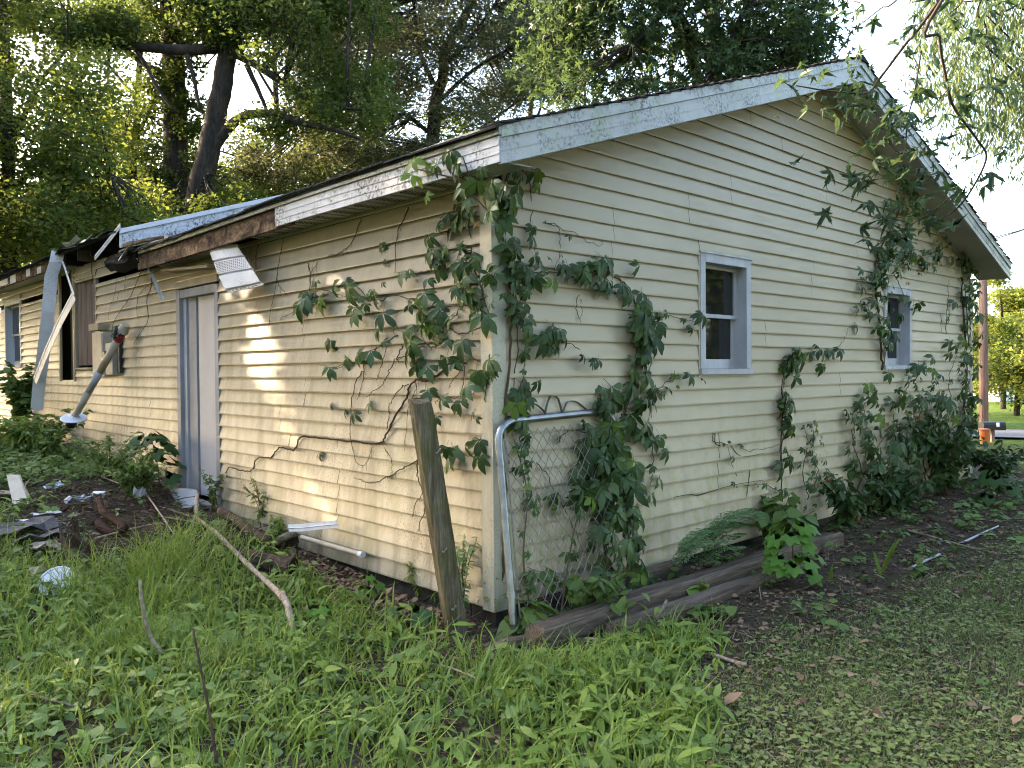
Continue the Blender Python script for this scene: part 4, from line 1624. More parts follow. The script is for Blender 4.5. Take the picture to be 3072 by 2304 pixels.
# vine that climbs the near house corner and wraps onto both walls
vine('creeper_vine', 'dense creeper vine climbing the near house corner to the eave', (.06, -.05, -.1), [
    ('R', [(1085, 1250), (1092, 1100), (1085, 960), (1095, 850), (1105, 700), (1100, 600), (1085, 500), (1080, 430), (1100, 365)], 0, 0, 0, .012),
    ('R', [(1112, 660), (1105, 600), (1090, 500), (1085, 430), (1105, 365)], 46, .105, .055, .007),
    ('R', [(1105, 600), (1140, 590), (1180, 590), (1230, 585), (1285, 580)], 34, .10, .035, .006),
    ('R', [(1100, 640), (1125, 700), (1150, 730), (1180, 720)], 24, .115, .03, .006),
    ('R', [(1180, 720), (1215, 735), (1260, 760), (1290, 800)], 16, .085, .03, .004),
    ('R', [(1135, 760), (1130, 820), (1110, 870), (1120, 920)], 14, .09, .04, .004),
    ('R', [(1120, 360), (1140, 380), (1150, 440), (1145, 500), (1160, 560)], 15, .075, .03, .004),
    ('R', [(1175, 480), (1205, 490), (1210, 540), (1195, 590)], 9, .055, .02, .003),
    ('R', [(1175, 480), (1230, 500), (1290, 530), (1300, 520)], 0, .055, .02, .003),
    ('L', [(1060, 700), (1040, 620), (1020, 560), (1010, 480), (1000, 410)], 22, .105, .06, .007),
    ('L', [(1050, 470), (1010, 465), (965, 465)], 30, .105, .03, .005),
    ('L', [(1055, 560), (1010, 540), (980, 545), (940, 560)], 18, .10, .04, .004),
    ('L', [(1055, 640), (1000, 660), (930, 655), (860, 640), (800, 650), (740, 640)], 15, .115, .055, .006),
    ('L', [(800, 650), (750, 610), (700, 640), (650, 665), (605, 690)], 7, .115, .03, .005),
    ('L', [(1055, 700), (1000, 720), (940, 700), (880, 720), (840, 700)], 15, .11, .06, .006),
    ('L', [(1055, 790), (1000, 770), (945, 790)], 15, .115, .04, .006),
    ('L', [(860, 720), (800, 760), (760, 780), (725, 800)], 9, .115, .03, .005),
    ('L', [(1060, 760), (1050, 850), (1045, 930)], 11, .11, .05, .005),
    ('L', [(1050, 600), (1010, 590), (960, 575), (900, 590), (850, 585)], 11, .11, .05, .004),
    ('L', [(1000, 660), (970, 700), (930, 740), (890, 760)], 13, .11, .05, .004),
    ('L', [(740, 640), (690, 625), (675, 660)], 13, .11, .04, .004),
    ('L', [(1060, 830), (1020, 850), (960, 860), (940, 870)], 12, .11, .04, .004),
    ('L', [(1045, 930), (1020, 980), (985, 975)], 12, .11, .04, .004),
    ('R', [(1112, 640), (1118, 740), (1112, 840), (1130, 930)], 20, .10, .05, .005),
], [('L', 715, 735, .12, .05), ('L', 745, 885, .10, .05), ('L', 765, 892, .11, .06), ('L', 715, 872, .08, .05), ('L', 690, 978, .085, .04), ('L', 650, 660, .07, .05), ('L', 825, 525, .085, .04), ('L', 832, 560, .07, .04),
    ('L', 955, 860, .11, .12), ('L', 1005, 960, .13, .10), ('L', 1035, 985, .12, .08), ('L', 965, 965, .10, .14), ('L', 800, 870, .1, .05)])
# the part that spills over the eave: a shoot of its own in front of the fascia
t = thing('creeper_shoot', 'creeper shoot with broad leaves spilling over the white eave corner', 'vine', (-.33, -.2, 2.6), 'creeper vines on the house walls')
for pts in ([(1075, 480), (1030, 430), (985, 385), (960, 350)], [(985, 385), (940, 375), (900, 365)], [(1020, 420), (1010, 370), (1000, 340)]):
    P = crv([at(x * K, y * K, X=-.36 - .02 * i) for i, (x, y) in enumerate(pts)], 6)
    MB().tube(P, taper(.006, .003, len(P)), 5).build('stem', MT['deadstem'], t)
for x, y, s_, yg in ((905, 335, .15, 1), (893, 345, .12, 1), (920, 365, .11, 1), (890, 378, .12, 1), (975, 325, .13, 0), (990, 345, .14, 0), (960, 335, .11, 0), (945, 355, .11, 0), (1000, 400, .12, 0), (1030, 390, .13, 0), (1050, 410, .13, 0), (1015, 425, .11, 0), (1065, 390, .12, 0), (1075, 430, .14, 0), (1040, 360, .10, 0), (985, 372, .09, 0), (1090, 400, .11, 0), (1060, 450, .13, 0), (920, 422, .07, 1)):
    p = at(x * K, y * K, X=-.37 + gv.uniform(-.05, .08))
    leaf_on(t, 'L', p, s_, bool(yg), 1.3)

# vine behind and above the gate
vine('creeper_vine', 'leafy creeper vine climbing through the gate toward the first gable window', (1.0, -.12, -.1), [
    ('R', [(1325, 1275), (1305, 1180), (1300, 1080), (1335, 980), (1345, 900), (1370, 800), (1380, 700), (1365, 640), (1330, 595)], 0, 0, 0, .011),
    ('R', [(1320, 1010), (1350, 900), (1375, 800), (1385, 720), (1370, 640), (1330, 595), (1290, 580)], 40, .125, .065, .006),
    ('R', [(1300, 585), (1270, 600), (1230, 600)], 22, .10, .04, .005),
    ('R', [(1390, 690), (1430, 680), (1475, 688), (1512, 700)], 26, .085, .022, .004),
    ('R', [(1370, 880), (1410, 850), (1450, 820), (1512, 808)], 26, .085, .03, .004),
    ('R', [(1370, 920), (1405, 950), (1410, 1010), (1405, 1050)], 14, .13, .04, .005),
    ('R', [(1330, 960), (1280, 940), (1230, 930), (1200, 960)], 16, .115, .045, .005),
    ('R', [(1300, 1040), (1260, 1060), (1230, 1030)], 14, .115, .05, .005),
    ('R', [(1310, 1100), (1290, 1040), (1320, 1000)], 30, .12, .07, .005),
    ('R', [(1250, 690), (1245, 650), (1252, 640), (1255, 700)], 0, .05, .02, .003),
    ('R', [(1130, 900), (1125, 980), (1130, 1060), (1135, 1150)], 15, .065, .03, .004),
    ('R', [(1160, 1000), (1190, 1040), (1230, 1120), (1260, 1200)], 10, .07, .05, .004),
], [('R', 1370, 1045, .11, .1), ('R', 1425, 940, .13, .08), ('R', 1440, 970, .13, .08)])
def gate_vine():
    t = thing('creeper_vine', 'creeper smothering the right upright of the leaning gate', 'vine', tuple(GP(.9, 0)), 'creeper vines on the house walls')
    for (pts, dens, size, jit) in (([(.92, .0), (.86, .4), (.92, .8), (.86, 1.15), (.80, 1.42), (.9, 1.6)], 44, .12, .06), ([(.86, .9), (.70, 1.0), (.58, .85), (.48, .9)], 30, .12, .05), ([(.86, .5), (.70, .62), (.62, .5)], 22, .11, .05), ([(.10, .1), (.06, .5), (.12, .9), (.08, 1.25)], 20, .055, .03), ([(.3, .1), (.4, .5), (.5, .75)], 10, .07, .05), ([(.75, .05), (.66, .35), (.74, .6)], 18, .09, .05)):
        P = crv([GP(u, v) + Vector((0, -.03 - .03 * math.sin(i), 0)) for i, (u, v) in enumerate(pts)], 7)
        MB().tube(P, taper(.007, .003, len(P)), 5).build('stem', MT['redstem'], t)
        L = sum((P[i + 1] - P[i]).length for i in range(len(P) - 1))
        for _ in range(int(L * dens)):
            f = gv.uniform(0, len(P) - 1.001)
            i = int(f)
            q = np.array(P[i].lerp(P[i + 1], f - i)) + gv.normal(size=3) * jit * np.array([1, .4, 1]) + np.array([0, -.03, 0])
            if q[1] < -.03:
                leaf_on(t, 'R', q, size * 1.25 * gv.uniform(.5, 1.25), gv.random() < .06)


gate_vine()
vine('creeper_vine', 'hanging creeper vine between the two gable windows', (4.2, -.05, .0), [
    ('R', [(1690, 1085), (1686, 1000), (1690, 900), (1690, 830), (1700, 785), (1705, 765)], 0, 0, 0, .007),
    ('R', [(1688, 1000), (1690, 900), (1692, 830), (1702, 780), (1706, 765)], 42, .115, .04, .005),
    ('R', [(1702, 770), (1740, 762), (1780, 768), (1812, 748)], 32, .095, .03, .005),
    ('R', [(1812, 748), (1825, 730), (1835, 705)], 6, .05, .02, .003),
])
vine('creeper_vine', 'small leaved creeper low on the gable wall below its hanging neighbour', (4.7, -.05, .0), [
    ('R', [(1745, 1080), (1735, 1020), (1745, 960), (1740, 930)], 55, .065, .09, .005),
    ('R', [(1760, 1060), (1765, 1000), (1755, 960)], 40, .06, .07, .004),
    ('R', [(1700, 1075), (1660, 1050), (1600, 1040), (1570, 960)], 9, .06, .04, .004),
    ('R', [(1540, 935), (1545, 955), (1590, 960), (1620, 975), (1690, 960)], 3, .05, .02, .004),
])
vine('creeper_vine', 'creeper vine hanging over the second gable window from the rake', (6.1, -.05, 1.4), [
    ('R', [(1906, 800), (1903, 740), (1898, 680), (1890, 620), (1895, 560), (1920, 500), (1940, 460), (1955, 425)], 0, 0, 0, .012),
    ('R', [(1903, 740), (1898, 680), (1890, 620), (1895, 560), (1920, 500), (1940, 460), (1955, 425)], 60, .10, .12, .006),
    ('R', [(1895, 570), (1935, 550), (1985, 555), (2040, 535)], 45, .09, .06, .005),
    ('R', [(1892, 620), (1865, 605), (1830, 605)], 24, .10, .05, .005),
    ('R', [(1888, 640), (1860, 650), (1845, 680)], 14, .115, .05, .005),
    ('R', [(1930, 590), (1950, 630), (1965, 660)], 24, .09, .06, .005),
    ('R', [(1906, 800), (1915, 760), (1930, 720)], 16, .085, .06, .005),
])
vine('creeper_vine', 'dark creeper vine covering the far right house corner', (9.1, -.05, .1), [
    ('R', [(2088, 1010), (2084, 900), (2088, 780), (2082, 680), (2078, 600)], 0, 0, 0, .02),
    ('R', [(2085, 960), (2084, 880), (2090, 780), (2090, 680), (2080, 600), (2076, 570)], 60, .115, .13, .008),
    ('R', [(2060, 900), (2050, 820), (2070, 760)], 26, .10, .15, .006),
    ('R', [(2045, 720), (2047, 640), (2050, 605)], 6, .07, .04, .005),
])
vine('creeper_vine', 'thick low creeper mass right of the second gable window', (7.4, -.08, .1), [
    ('R', [(1960, 1060), (1940, 980), (1930, 900), (1960, 840), (1975, 800)], 46, .105, .20, .007),
    ('R', [(2000, 1040), (1990, 960), (1985, 900), (2010, 850)], 44, .105, .22, .007),
    ('R', [(1880, 1060), (1850, 980), (1840, 900), (1870, 870)], 36, .10, .14, .006),
    ('R', [(2040, 1030), (2030, 960), (2035, 890)], 40, .11, .18, .007),
])
vine('creeper_vine', 'outer layer of creeper leaves over the low creeper mass', (7.0, -.2, .1), [
    ('R', [(1850, 1060), (1900, 960), (1960, 900), (2030, 880)], 52, .13, .22, .006),
    ('R', [(1900, 1070), (1960, 980), (2040, 940), (2075, 930)], 56, .13, .22, .006),
    ('R', [(1840, 960), (1850, 900), (1880, 860)], 30, .10, .10, .006),
])
# bare dead stems on the eave wall
def dead(label, stems, base):
    t = thing('dead_vine', label, 'vine', base)
    for pts, rad in stems:
        P = crv([at(x, y, X=-.036) for x, y in pts], 5)
        P = [p + Vector((min(0, gv.normal() * .004), gv.normal() * .005, gv.normal() * .005)) for p in P]
        MB().tube(P, taper(rad, rad * .6, len(P)), 5).build('stem', MT['deadstem'], t)
        # hair roots
        hr = MB()
        for i in range(2, len(P) - 1, 2):
            if gv.random() < .7:
                q = P[i]
                hr.tube([q, q + Vector((0, gv.normal() * .012, -gv.uniform(.015, .07)))], .0013, 3)
        if hr.v:
            tag(hr.build('hair_root', MT['deadstem'], t), kind='stuff')
    return t


dead('thick dead vine stem stepping down the clapboards to the door', [
    ([(1400, 1040), (1330, 1110), (1290, 1142), (1250, 1138), (1225, 1165), (1222, 1195), (1180, 1262), (1158, 1305), (1140, 1328), (1060, 1325), (980, 1316), (905, 1308), (893, 1330), (882, 1352), (850, 1342), (828, 1350), (812, 1372), (770, 1376), (756, 1410), (720, 1412), (690, 1402), (675, 1420)], .0085),
    ([(1225, 1152), (1200, 1165), (1180, 1200), (1166, 1220), (1168, 1245), (1160, 1290)], .004),
], (-.02, 4.2, 1.0))
dead('slender dead vine fork behind the leaning fence post', [
    ([(1262, 1372), (1240, 1388), (1200, 1412), (1165, 1432), (1125, 1447), (1090, 1444), (1062, 1434)], .005),
    ([(1256, 1372), (1252, 1400), (1254, 1435), (1268, 1470), (1275, 1530), (1262, 1562), (1252, 1595)], .0045),
    ([(1268, 1478), (1245, 1515), (1238, 1548)], .003), ([(1250, 1350), (1260, 1375), (1250, 1400)], .004),
], (-.02, .8, .3))
dead('wiry dead vine strands hanging below the soffit by the panel', [
    ([(852, 715), (838, 780), (832, 825), (840, 860), (862, 885)], .0035), ([(832, 815), (826, 870), (812, 930), (806, 990)], .003),
    ([(1085, 655), (1060, 720), (1025, 755), (985, 768)], .0045), ([(925, 790), (932, 820), (930, 870), (932, 905)], .005), ([(955, 785), (935, 815)], .003),
    ([(775, 735), (768, 770), (766, 800)], .003), ([(1228, 625), (1200, 680), (1188, 730), (1186, 815)], .004),
], (-.02, 2.6, 2.0))
dead('thin dead vine strands in the middle of the eave wall', [
    ([(1130, 1042), (1100, 1082), (1090, 1110), (1070, 1145), (1055, 1210), (1050, 1300)], .005), ([(1092, 1110), (1088, 1148), (1072, 1200)], .003),
    ([(1210, 1038), (1190, 1075), (1172, 1105), (1165, 1120), (1150, 1150), (1100, 1190)], .0045), ([(1270, 1035), (1220, 1068), (1190, 1078)], .005),
    ([(1160, 1045), (1150, 1080), (1140, 1110), (1130, 1140)], .003), ([(1240, 1140), (1250, 1160), (1235, 1200), (1225, 1230), (1220, 1290), (1213, 1350)], .003),
    ([(1155, 1345), (1172, 1370), (1176, 1415), (1160, 1435)], .003), ([(1050, 1300), (1070, 1388), (1100, 1390), (1120, 1335)], .003),
    ([(1050, 1090), (1000, 1100), (960, 1095)], .003), ([(1345, 1010), (1300, 1040), (1280, 1030), (1265, 1005)], .004),
    ([(1395, 1100), (1390, 1150), (1382, 1190)], .003), ([(1400, 1085), (1360, 1140), (1345, 1165)], .003),
], (-.02, 1.6, .8))
dead('dead vine strands drooping under the broken eave left of the door', [
    ([(450, 812), (455, 850), (440, 900), (445, 960), (420, 1000), (402, 1030)], .005), ([(425, 812), (400, 870), (385, 900), (345, 960), (335, 1000)], .004),
    ([(350, 830), (345, 880), (330, 920), (325, 960)], .0025), ([(378, 830), (372, 880)], .003), ([(455, 850), (420, 880), (410, 920), (415, 960)], .003),
    ([(270, 740), (275, 800), (278, 850)], .005),
], (-.02, 7.0, 1.9))
t = thing('dead_vine', 'thin dead vine creeping along the low gable clapboards', 'vine', (3.2, -.02, .4))
for pts in ([(2145, 1298), (2146, 1330), (2165, 1337), (2190, 1334), (2210, 1360), (2235, 1370), (2290, 1360)], [(2020, 1492), (2070, 1483), (2095, 1486), (2130, 1475), (2200, 1455), (2290, 1440)], [(2250, 1410), (2245, 1450), (2240, 1490)]):
    P = crv([at(x, y, Y=-.02) for x, y in pts], 5)
    MB().tube(P, taper(.004, .003, len(P)), 5).build('stem', MT['deadstem'], t)

# ================================================================== SMALL PLANTS
STAR_ME = {}


def star_mesh(mat, name):
    if name not in STAR_ME:
        STAR_ME[name] = np_mesh(name, STAR[0], None, mat, True, STAR[1])
    return STAR_ME[name]


def wide_maple():
    """broad, shallow-lobed maple seedling leaf"""
    pts = []
    lob = [(-120, .6), (-58, .9), (0, 1.0), (58, .9), (120, .6)]
    for i, (a, r) in enumerate(lob):
        for da, k in ((-20, .72), (-9, .86), (0, 1.0), (9, .86), (20, .72)):
            q = math.radians(a + da)
            pts.append((math.sin(q) * r * k * .6, .3 + math.cos(q) * r * k * .6))
        if i < 4:
            q = math.radians((a + lob[i + 1][0]) / 2)
            pts.append((math.sin(q) * .36, .3 + math.cos(q) * .36))
    V = [(0, .3, 0)] + [(x, y, -.3 * (x * x + (y - .3) ** 2)) for x, y in pts] + [(-.015, -.4, .05), (.015, -.4, .05)]
    n = len(pts)
    T = [(0, i, i + 1) for i in range(1, n)] + [(0, n, 1), (n, 0, n + 1), (1, n + 2, 0)]
    return np.array(V), np.array(T)


WMAPLE = wide_maple()


def sapling(label, base, h, nl, size, matn, spread, group='maple seedlings', lean=(0, 0)):
    t = thing('maple_sapling', label, 'sapling', tuple(base), group)
    me = STAR_ME.setdefault('wm' + matn, np_mesh('maple_leaf', WMAPLE[0], None, MT[matn], True, WMAPLE[1]))
    b = Vector(base)
    tip = b + Vector((lean[0], lean[1], h))
    MB().tube(crv([b, b.lerp(tip, .5) + Vector((.02, 0, 0)), tip], 5), taper(.008, .004, 11), 6).build('stem', MT['redstem'], t)
    for i in range(nl):
        f = gv.uniform(.25, 1.05)
        q = 2.4 * i + gv.uniform(-.4, .4)
        r = spread * (1.15 - f * .7) * gv.uniform(.6, 1.1)
        p = np.array(b.lerp(tip, f)) + np.array([math.cos(q) * r, math.sin(q) * r, gv.uniform(-.03, .05)])
        d_ = np.array([math.cos(q), math.sin(q), -.55 + gv.normal() * .25])
        put_leaf(t, me, p, np.array([0, 0, 1.0]) + gv.normal(size=3) * .2 + np.array([-.25, -.25, 0]), d_, size * gv.uniform(.75, 1.15))
    return t


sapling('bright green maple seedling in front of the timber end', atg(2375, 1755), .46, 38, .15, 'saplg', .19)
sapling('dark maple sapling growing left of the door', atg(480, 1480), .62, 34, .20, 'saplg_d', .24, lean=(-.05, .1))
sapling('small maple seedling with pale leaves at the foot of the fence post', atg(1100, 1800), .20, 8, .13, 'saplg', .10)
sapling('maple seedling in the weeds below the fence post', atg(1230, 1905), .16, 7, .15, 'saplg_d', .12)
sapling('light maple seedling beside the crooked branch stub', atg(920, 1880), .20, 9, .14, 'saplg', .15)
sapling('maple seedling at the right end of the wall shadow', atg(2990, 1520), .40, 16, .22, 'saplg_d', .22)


def leafy(name, label, base, h, n_st, per, tpl, size, matn, spread, cat='plant', group=None, drop=.4, stemr=.004, upright=.6):
    """a plant of several stems with leaves along them; the leaves form one part"""
    t = thing(name, label, cat, tuple(base), group)
    b = np.array(base)
    C = Cloud()
    smb = MB()
    for s_ in range(n_st):
        q = gv.uniform(0, 2 * math.pi)
        r = spread * gv.uniform(.3, 1)
        hh = h * gv.uniform(.6, 1.1)
        tip = b + np.array([math.cos(q) * r, math.sin(q) * r, hh])
        if tip[0] > -.04 and tip[1] > -.04 and b[0] < WID:
            if b[0] < 0:
                tip[0] = -.05
            else:
                tip[1] = -.05
        mid = (b + tip) / 2 + np.array([math.cos(q), math.sin(q), 0]) * (-.15 * r) + np.array([0, 0, hh * .12])
        P = crv([b + gv.normal(size=3) * .02 * np.array([1, 1, 0]), mid, tip], 6)
        smb.tube(P, taper(stemr, stemr * .5, len(P)), 4)
        k_ = per
        f = gv.uniform(.15, 1, k_) * (len(P) - 1.01)
        pos = np.array([np.array(P[int(x)].lerp(P[int(x) + 1], x - int(x))) for x in f])
        an = gv.uniform(0, 2 * math.pi, k_)
        d_ = np.stack([np.cos(an), np.sin(an), gv.normal(size=k_) * .3 - drop + .3], 1)
        nr = np.tile([0, 0, 1.0], (k_, 1)) + gv.normal(size=(k_, 3)) * .3
        C.leaves(tpl, pos, frames(nr, d_), size * gv.uniform(.6, 1.2, k_))
    smb.build('stem', MT['redstem'], t)
    tag(C.build('foliage', MT[matn], t), kind='stuff')
    return t


leafy('privet_shoot', 'young leafy shoots at the right of the door foot', atg(640, 1540), .45, 7, 26, OVAL, .06, 'weed', .18, group='leafy shoots by the eave wall')
leafy('privet_shoot', 'bright small leaved bush between the log and the wall', atg(835, 1640), .26, 9, 34, OVAL, .05, 'grass', .16, group='leafy shoots by the eave wall')
leafy('privet_shoot', 'upright leafy shoots above the hidden log end', atg(790, 1590), .48, 5, 18, OVAL, .07, 'weed', .20, group='leafy shoots by the eave wall')
leafy('privet_shoot', 'feathery yellow green weed at the left of the fence post foot', atg(1265, 1800), .32, 10, 40, NARROW, .07, 'grass', .16, group='leafy shoots by the eave wall')
leafy('privet_shoot', 'grey green twiggy shoots wrapped round the fence post foot', atg(1385, 1880), .55, 8, 34, OVAL, .045, 'fern', .13, group='leafy shoots by the eave wall')
leafy('bramble', 'tangled green bramble on the heap below the fallen mast', atg(330, 1440), .55, 16, 40, OVAL, .075, 'weed', .55, 'shrub')
leafy('bramble', 'bushy green bramble left of the maple sapling by the door', atg(400, 1500), .50, 16, 44, OVAL, .07, 'weed', .40, 'shrub')
leafy('bramble', 'yellowish twiggy shrub in front of the dark maple sapling', atg(440, 1500), .62, 9, 34, OVAL, .05, 'grass', .22, 'shrub')
leafy('bramble', 'weeds and creeper at the foot of the hanging fascia strip', atg(150, 1400), .75, 16, 40, OVAL, .095, 'weed', .60, 'shrub')
leafy('bramble', 'leafy creeper clump under the far left window', (-.15, 12.3, .45), 1.3, 14, 40, BROAD, .16, 'weed', .6, 'shrub')
leafy('bramble', 'tall grass and weeds at the far left below the window', (-.5, 10.2, .42), .5, 18, 30, NARROW, .35, 'grass', .7, 'shrub')
leafy('pokeweed', 'broad leaved weed clump against the lower gable wall', (3.35, -.22, -.08), .50, 12, 13, BROAD, .16, 'weed', .35, 'plant', drop=.7)
leafy('pokeweed', 'dark broad leaved bush right of the maple seedling', (4.5, -.28, -.06), .55, 16, 14, OVAL, .13, 'vine_far', .45, 'plant', drop=.7)
leafy('pokeweed', 'shadowy broad leaved weeds under the low creeper mass', (5.7, -.30, -.05), .5, 24, 20, OVAL, .12, 'vine_far', .6, 'plant', drop=.7)
leafy('pokeweed', 'dark sapling bush in front of the low creeper mass', (7.2, -.32, -.04), .95, 24, 26, OVAL, .13, 'vine_far', .6, 'plant', drop=.8, stemr=.01)
leafy('pokeweed', 'dark undergrowth at the foot of the far corner', (8.5, -.5, -.03), .6, 20, 24, OVAL, .12, 'vine_far', .7, 'plant', drop=.7)
leafy('pokeweed', 'leafy green bush beyond the far right corner', (10.2, -.9, -.02), 1.05, 16, 26, OVAL, .2, 'weed', .65, 'plant', drop=.3)
leafy('pokeweed', 'low green bush at the right edge of the soil', (9.3, -1.35, -.02), .5, 18, 20, BROAD, .16, 'weed', .7, 'plant', drop=.5)
leafy('creeper_ground', 'creeper leaves on the ground under the gate', (.55, -.35, -.1), .36, 14, 9, BROAD, .13, 'weed', .55, 'plant', drop=.8)
leafy('creeper_ground', 'broad leaves at the bottom left corner of the gate', (.0, -.30, -.11), .26, 7, 5, BROAD, .17, 'weed', .14, 'plant', drop=.8)
leafy('weed_plant', 'bright nettle like weed in front of the second timber', atg(2110, 1800), .16, 6, 7, BROAD, .11, 'grass', .10, 'plant', 'weeds on the bare soil')
leafy('weed_plant', 'small weed with pale leaves left of the nettle like weed', atg(1700, 1900), .16, 6, 7, BROAD, .09, 'weed', .11, 'plant', 'weeds on the bare soil')
leafy('weed_plant', 'low weed below the nettle like weed', atg(2110, 1850), .08, 7, 7, OVAL, .09, 'weed', .10, 'plant', 'weeds on the bare soil')
leafy('weed_plant', 'little weed right of the mottled grey stick', atg(2760, 1730), .10, 5, 5, BROAD, .08, 'weed', .10, 'plant', 'weeds on the bare soil')
# fern-like sumac spray beside the gate
t = thing('fern_spray', 'pale feathery fern like spray right of the gate', 'plant', (1.75, -.25, -.1))
C = Cloud()
smb = MB()
for i in range(13):
    b = np.array([1.58 + gv.uniform(-.1, .35), -.34 + gv.uniform(-.1, .05), .05 + gv.uniform(0, .25)])
    q = gv.uniform(-1.9, .6)
    L = gv.uniform(.28, .5)
    tip = b + np.array([math.cos(q) * L * .9 + .1, -abs(math.sin(q)) * L * .5 - .02, L * gv.uniform(.1, .5)])
    P = crv([b, (b + tip) / 2 + np.array([0, 0, .06]), tip], 10)
    smb.tube(P, taper(.003, .001, len(P)), 3)
    for j in range(2, len(P)):
        dd = np.array((P[j] - P[j - 1]).normalized())
        sd_ = np.cross(dd, [0, 0, 1.0])
        w_ = .10 * math.sin(math.pi * min(1, .2 + j / len(P) * .85))
        for s_ in (-1, 1):
            for k_ in range(3):
                pp = np.array(P[j]) + sd_ * s_ * w_ * k_ / 3
                dv = dd * .8 + sd_ * s_ * .6
                C.leaves(SLIM, pp[None] + gv.normal(size=(2, 3)) * .004, frames(np.tile([0, 0, 1.], (2, 1)) + gv.normal(size=(2, 3)) * .2, np.stack([dv, -dd * .2 + sd_ * s_])), np.array([.05, .045]))
smb.build('stem', MT['redstem'], t)
tag(C.build('foliage', MT['fern'], t), kind='stuff')
# iris blades on the bare soil
for (px, py, h_, lab) in ((2645, 1725, .30, 'fan of iris leaves on the bare soil at right'), (2315, 1720, .40, 'long strap leaves drooping beside the bright maple seedling'), (2495, 1750, .16, 'single strap leaf pair in front of the iris fan')):
    t = thing('iris_clump', lab, 'plant', tuple(atg(px, py)), 'strap leaved plants')
    b = np.array(atg(px, py))
    for i in range(6 if h_ > .2 else 2):
        a_ = gv.uniform(-1, 1)
        P = [b + np.array([.73 * a_ * .13 * f, -.68 * a_ * .13 * f - .05 * f * f, h_ * f - (.10 * h_ * 3 * f ** 3 if i % 2 else 0)]) for f in np.linspace(0, 1, 6)]
        rows = []
        for j, p in enumerate(P):
            w_ = .014 * (1 - (j / 5) ** 3) + .001
            rows.append([p - np.array([.73, -.68, 0]) * w_, p + np.array([.73, -.68, 0]) * w_])
        MB().slab(rows, (-.002, -.002, 0)).build('leaf', MT['grass'], t)

# ================================================================== GROUND COVER
gg = np.random.default_rng(5)


def lush(x, y):
    """0..1: how deep the tall weeds grow here"""
    edge = .75 + 1.2 * (y + 1.0) + .35 * wav(x, y, 2.1, 3)
    a = 1 - sm(-.25, .25, x - edge)
    wall = 1 - sm(-.95, -.6, y + .15 * wav(x, y, 3, 4)) * sm(-.55, -.25, x)          # soil round the timbers and the wall
    heap = sm(.55, 1.0, np.hypot((x + 1.0) / 1.35, (y - 4.1) / 2.3))                       # rubbish heap
    bare = sm(.28, .55, np.hypot((x + .25) / .55, (y - 1.3) / 1.2))                  # chips by the wall
    twg = .35 + .65 * sm(.5, 1.0, np.hypot((x + .95) / .55, (y + .25) / .5))      # twig pile
    holes_ = .45 + .55 * sm(-.55, -.1, wav(x, y, 2.6, 31))
    return np.clip(a * wall * heap * bare * twg * holes_, 0, 1)


def lawnz(x, y):
    edge = .55 + 1.2 * (y + 1.0) + .35 * wav(x, y, 2.1, 3)
    a = sm(-.5, .3, x - edge)
    soil = sm(.0, .75, (-1.15 - .12 * np.clip(x, 0, 6) * .35 - y) + .25 * wav(x, y, 2.4, 6))
    return np.clip(a * soil, 0, 1)


def inhouse(x, y):
    return (x > -.06) & (y > -.06)


def frust(x, y, mrg=.08):
    vx, vy = x - CP[0], y - CP[1]
    dep = vx * FW[0] + vy * FW[1]
    lat = vx * RT[0] + vy * RT[1]
    return (dep > .9) & (np.abs(lat) < dep * (1536 / FPX + mrg) + .25)


def sample(n, x0, x1, y0, y1, fn, dist_pow=0.0):
    x = gg.uniform(x0, x1, n)
    y = gg.uniform(y0, y1, n)
    p = fn(x, y)
    if dist_pow:
        d = np.hypot(x - CP[0], y - CP[1])
        p = p * np.clip((3.0 / d) ** dist_pow, 0, 1)
    k_ = (gg.random(n) < p) & ~inhouse(x, y) & frust(x, y)
    return x[k_], y[k_]


def blades(C, x, y, h, w, bend=.6, seg=3):
    n = len(x)
    z0 = gz(x, y) - .01
    a = gg.uniform(0, 2 * np.pi, n)
    f = gg.uniform(0, 2 * np.pi, n)
    d = np.stack([np.cos(a), np.sin(a)], 1)
    bd = (gg.uniform(.15, 1, n) * bend * h)[:, None] * d
    wv_ = np.stack([-np.sin(a + f * .1), np.cos(a + f * .1)], 1)
    V = np.zeros((n, (seg + 1) * 2, 3))
    for s in range(seg + 1):
        t = s / seg
        c = np.stack([x, y], 1) + bd * t ** 2
        zz = z0 + h * (t - .28 * t ** 2 * gg.uniform(.3, 1.6, n))
        ww = (w * ((1 - t) * .75 + .28) * (1 if s < seg else .12))[:, None]
        V[:, s * 2, :2] = c - wv_ * ww
        V[:, s * 2 + 1, :2] = c + wv_ * ww
        V[:, s * 2, 2] = zz
        V[:, s * 2 + 1, 2] = zz
    F = np.array([(2 * s, 2 * s + 1, 2 * s + 3, 2 * s + 2) for s in range(seg)])
    m_ = (seg + 1) * 2
    FF = (F[None] + (np.arange(n) * m_)[:, None, None]).reshape(-1, 4)
    C.add(V.reshape(-1, 3), FF)


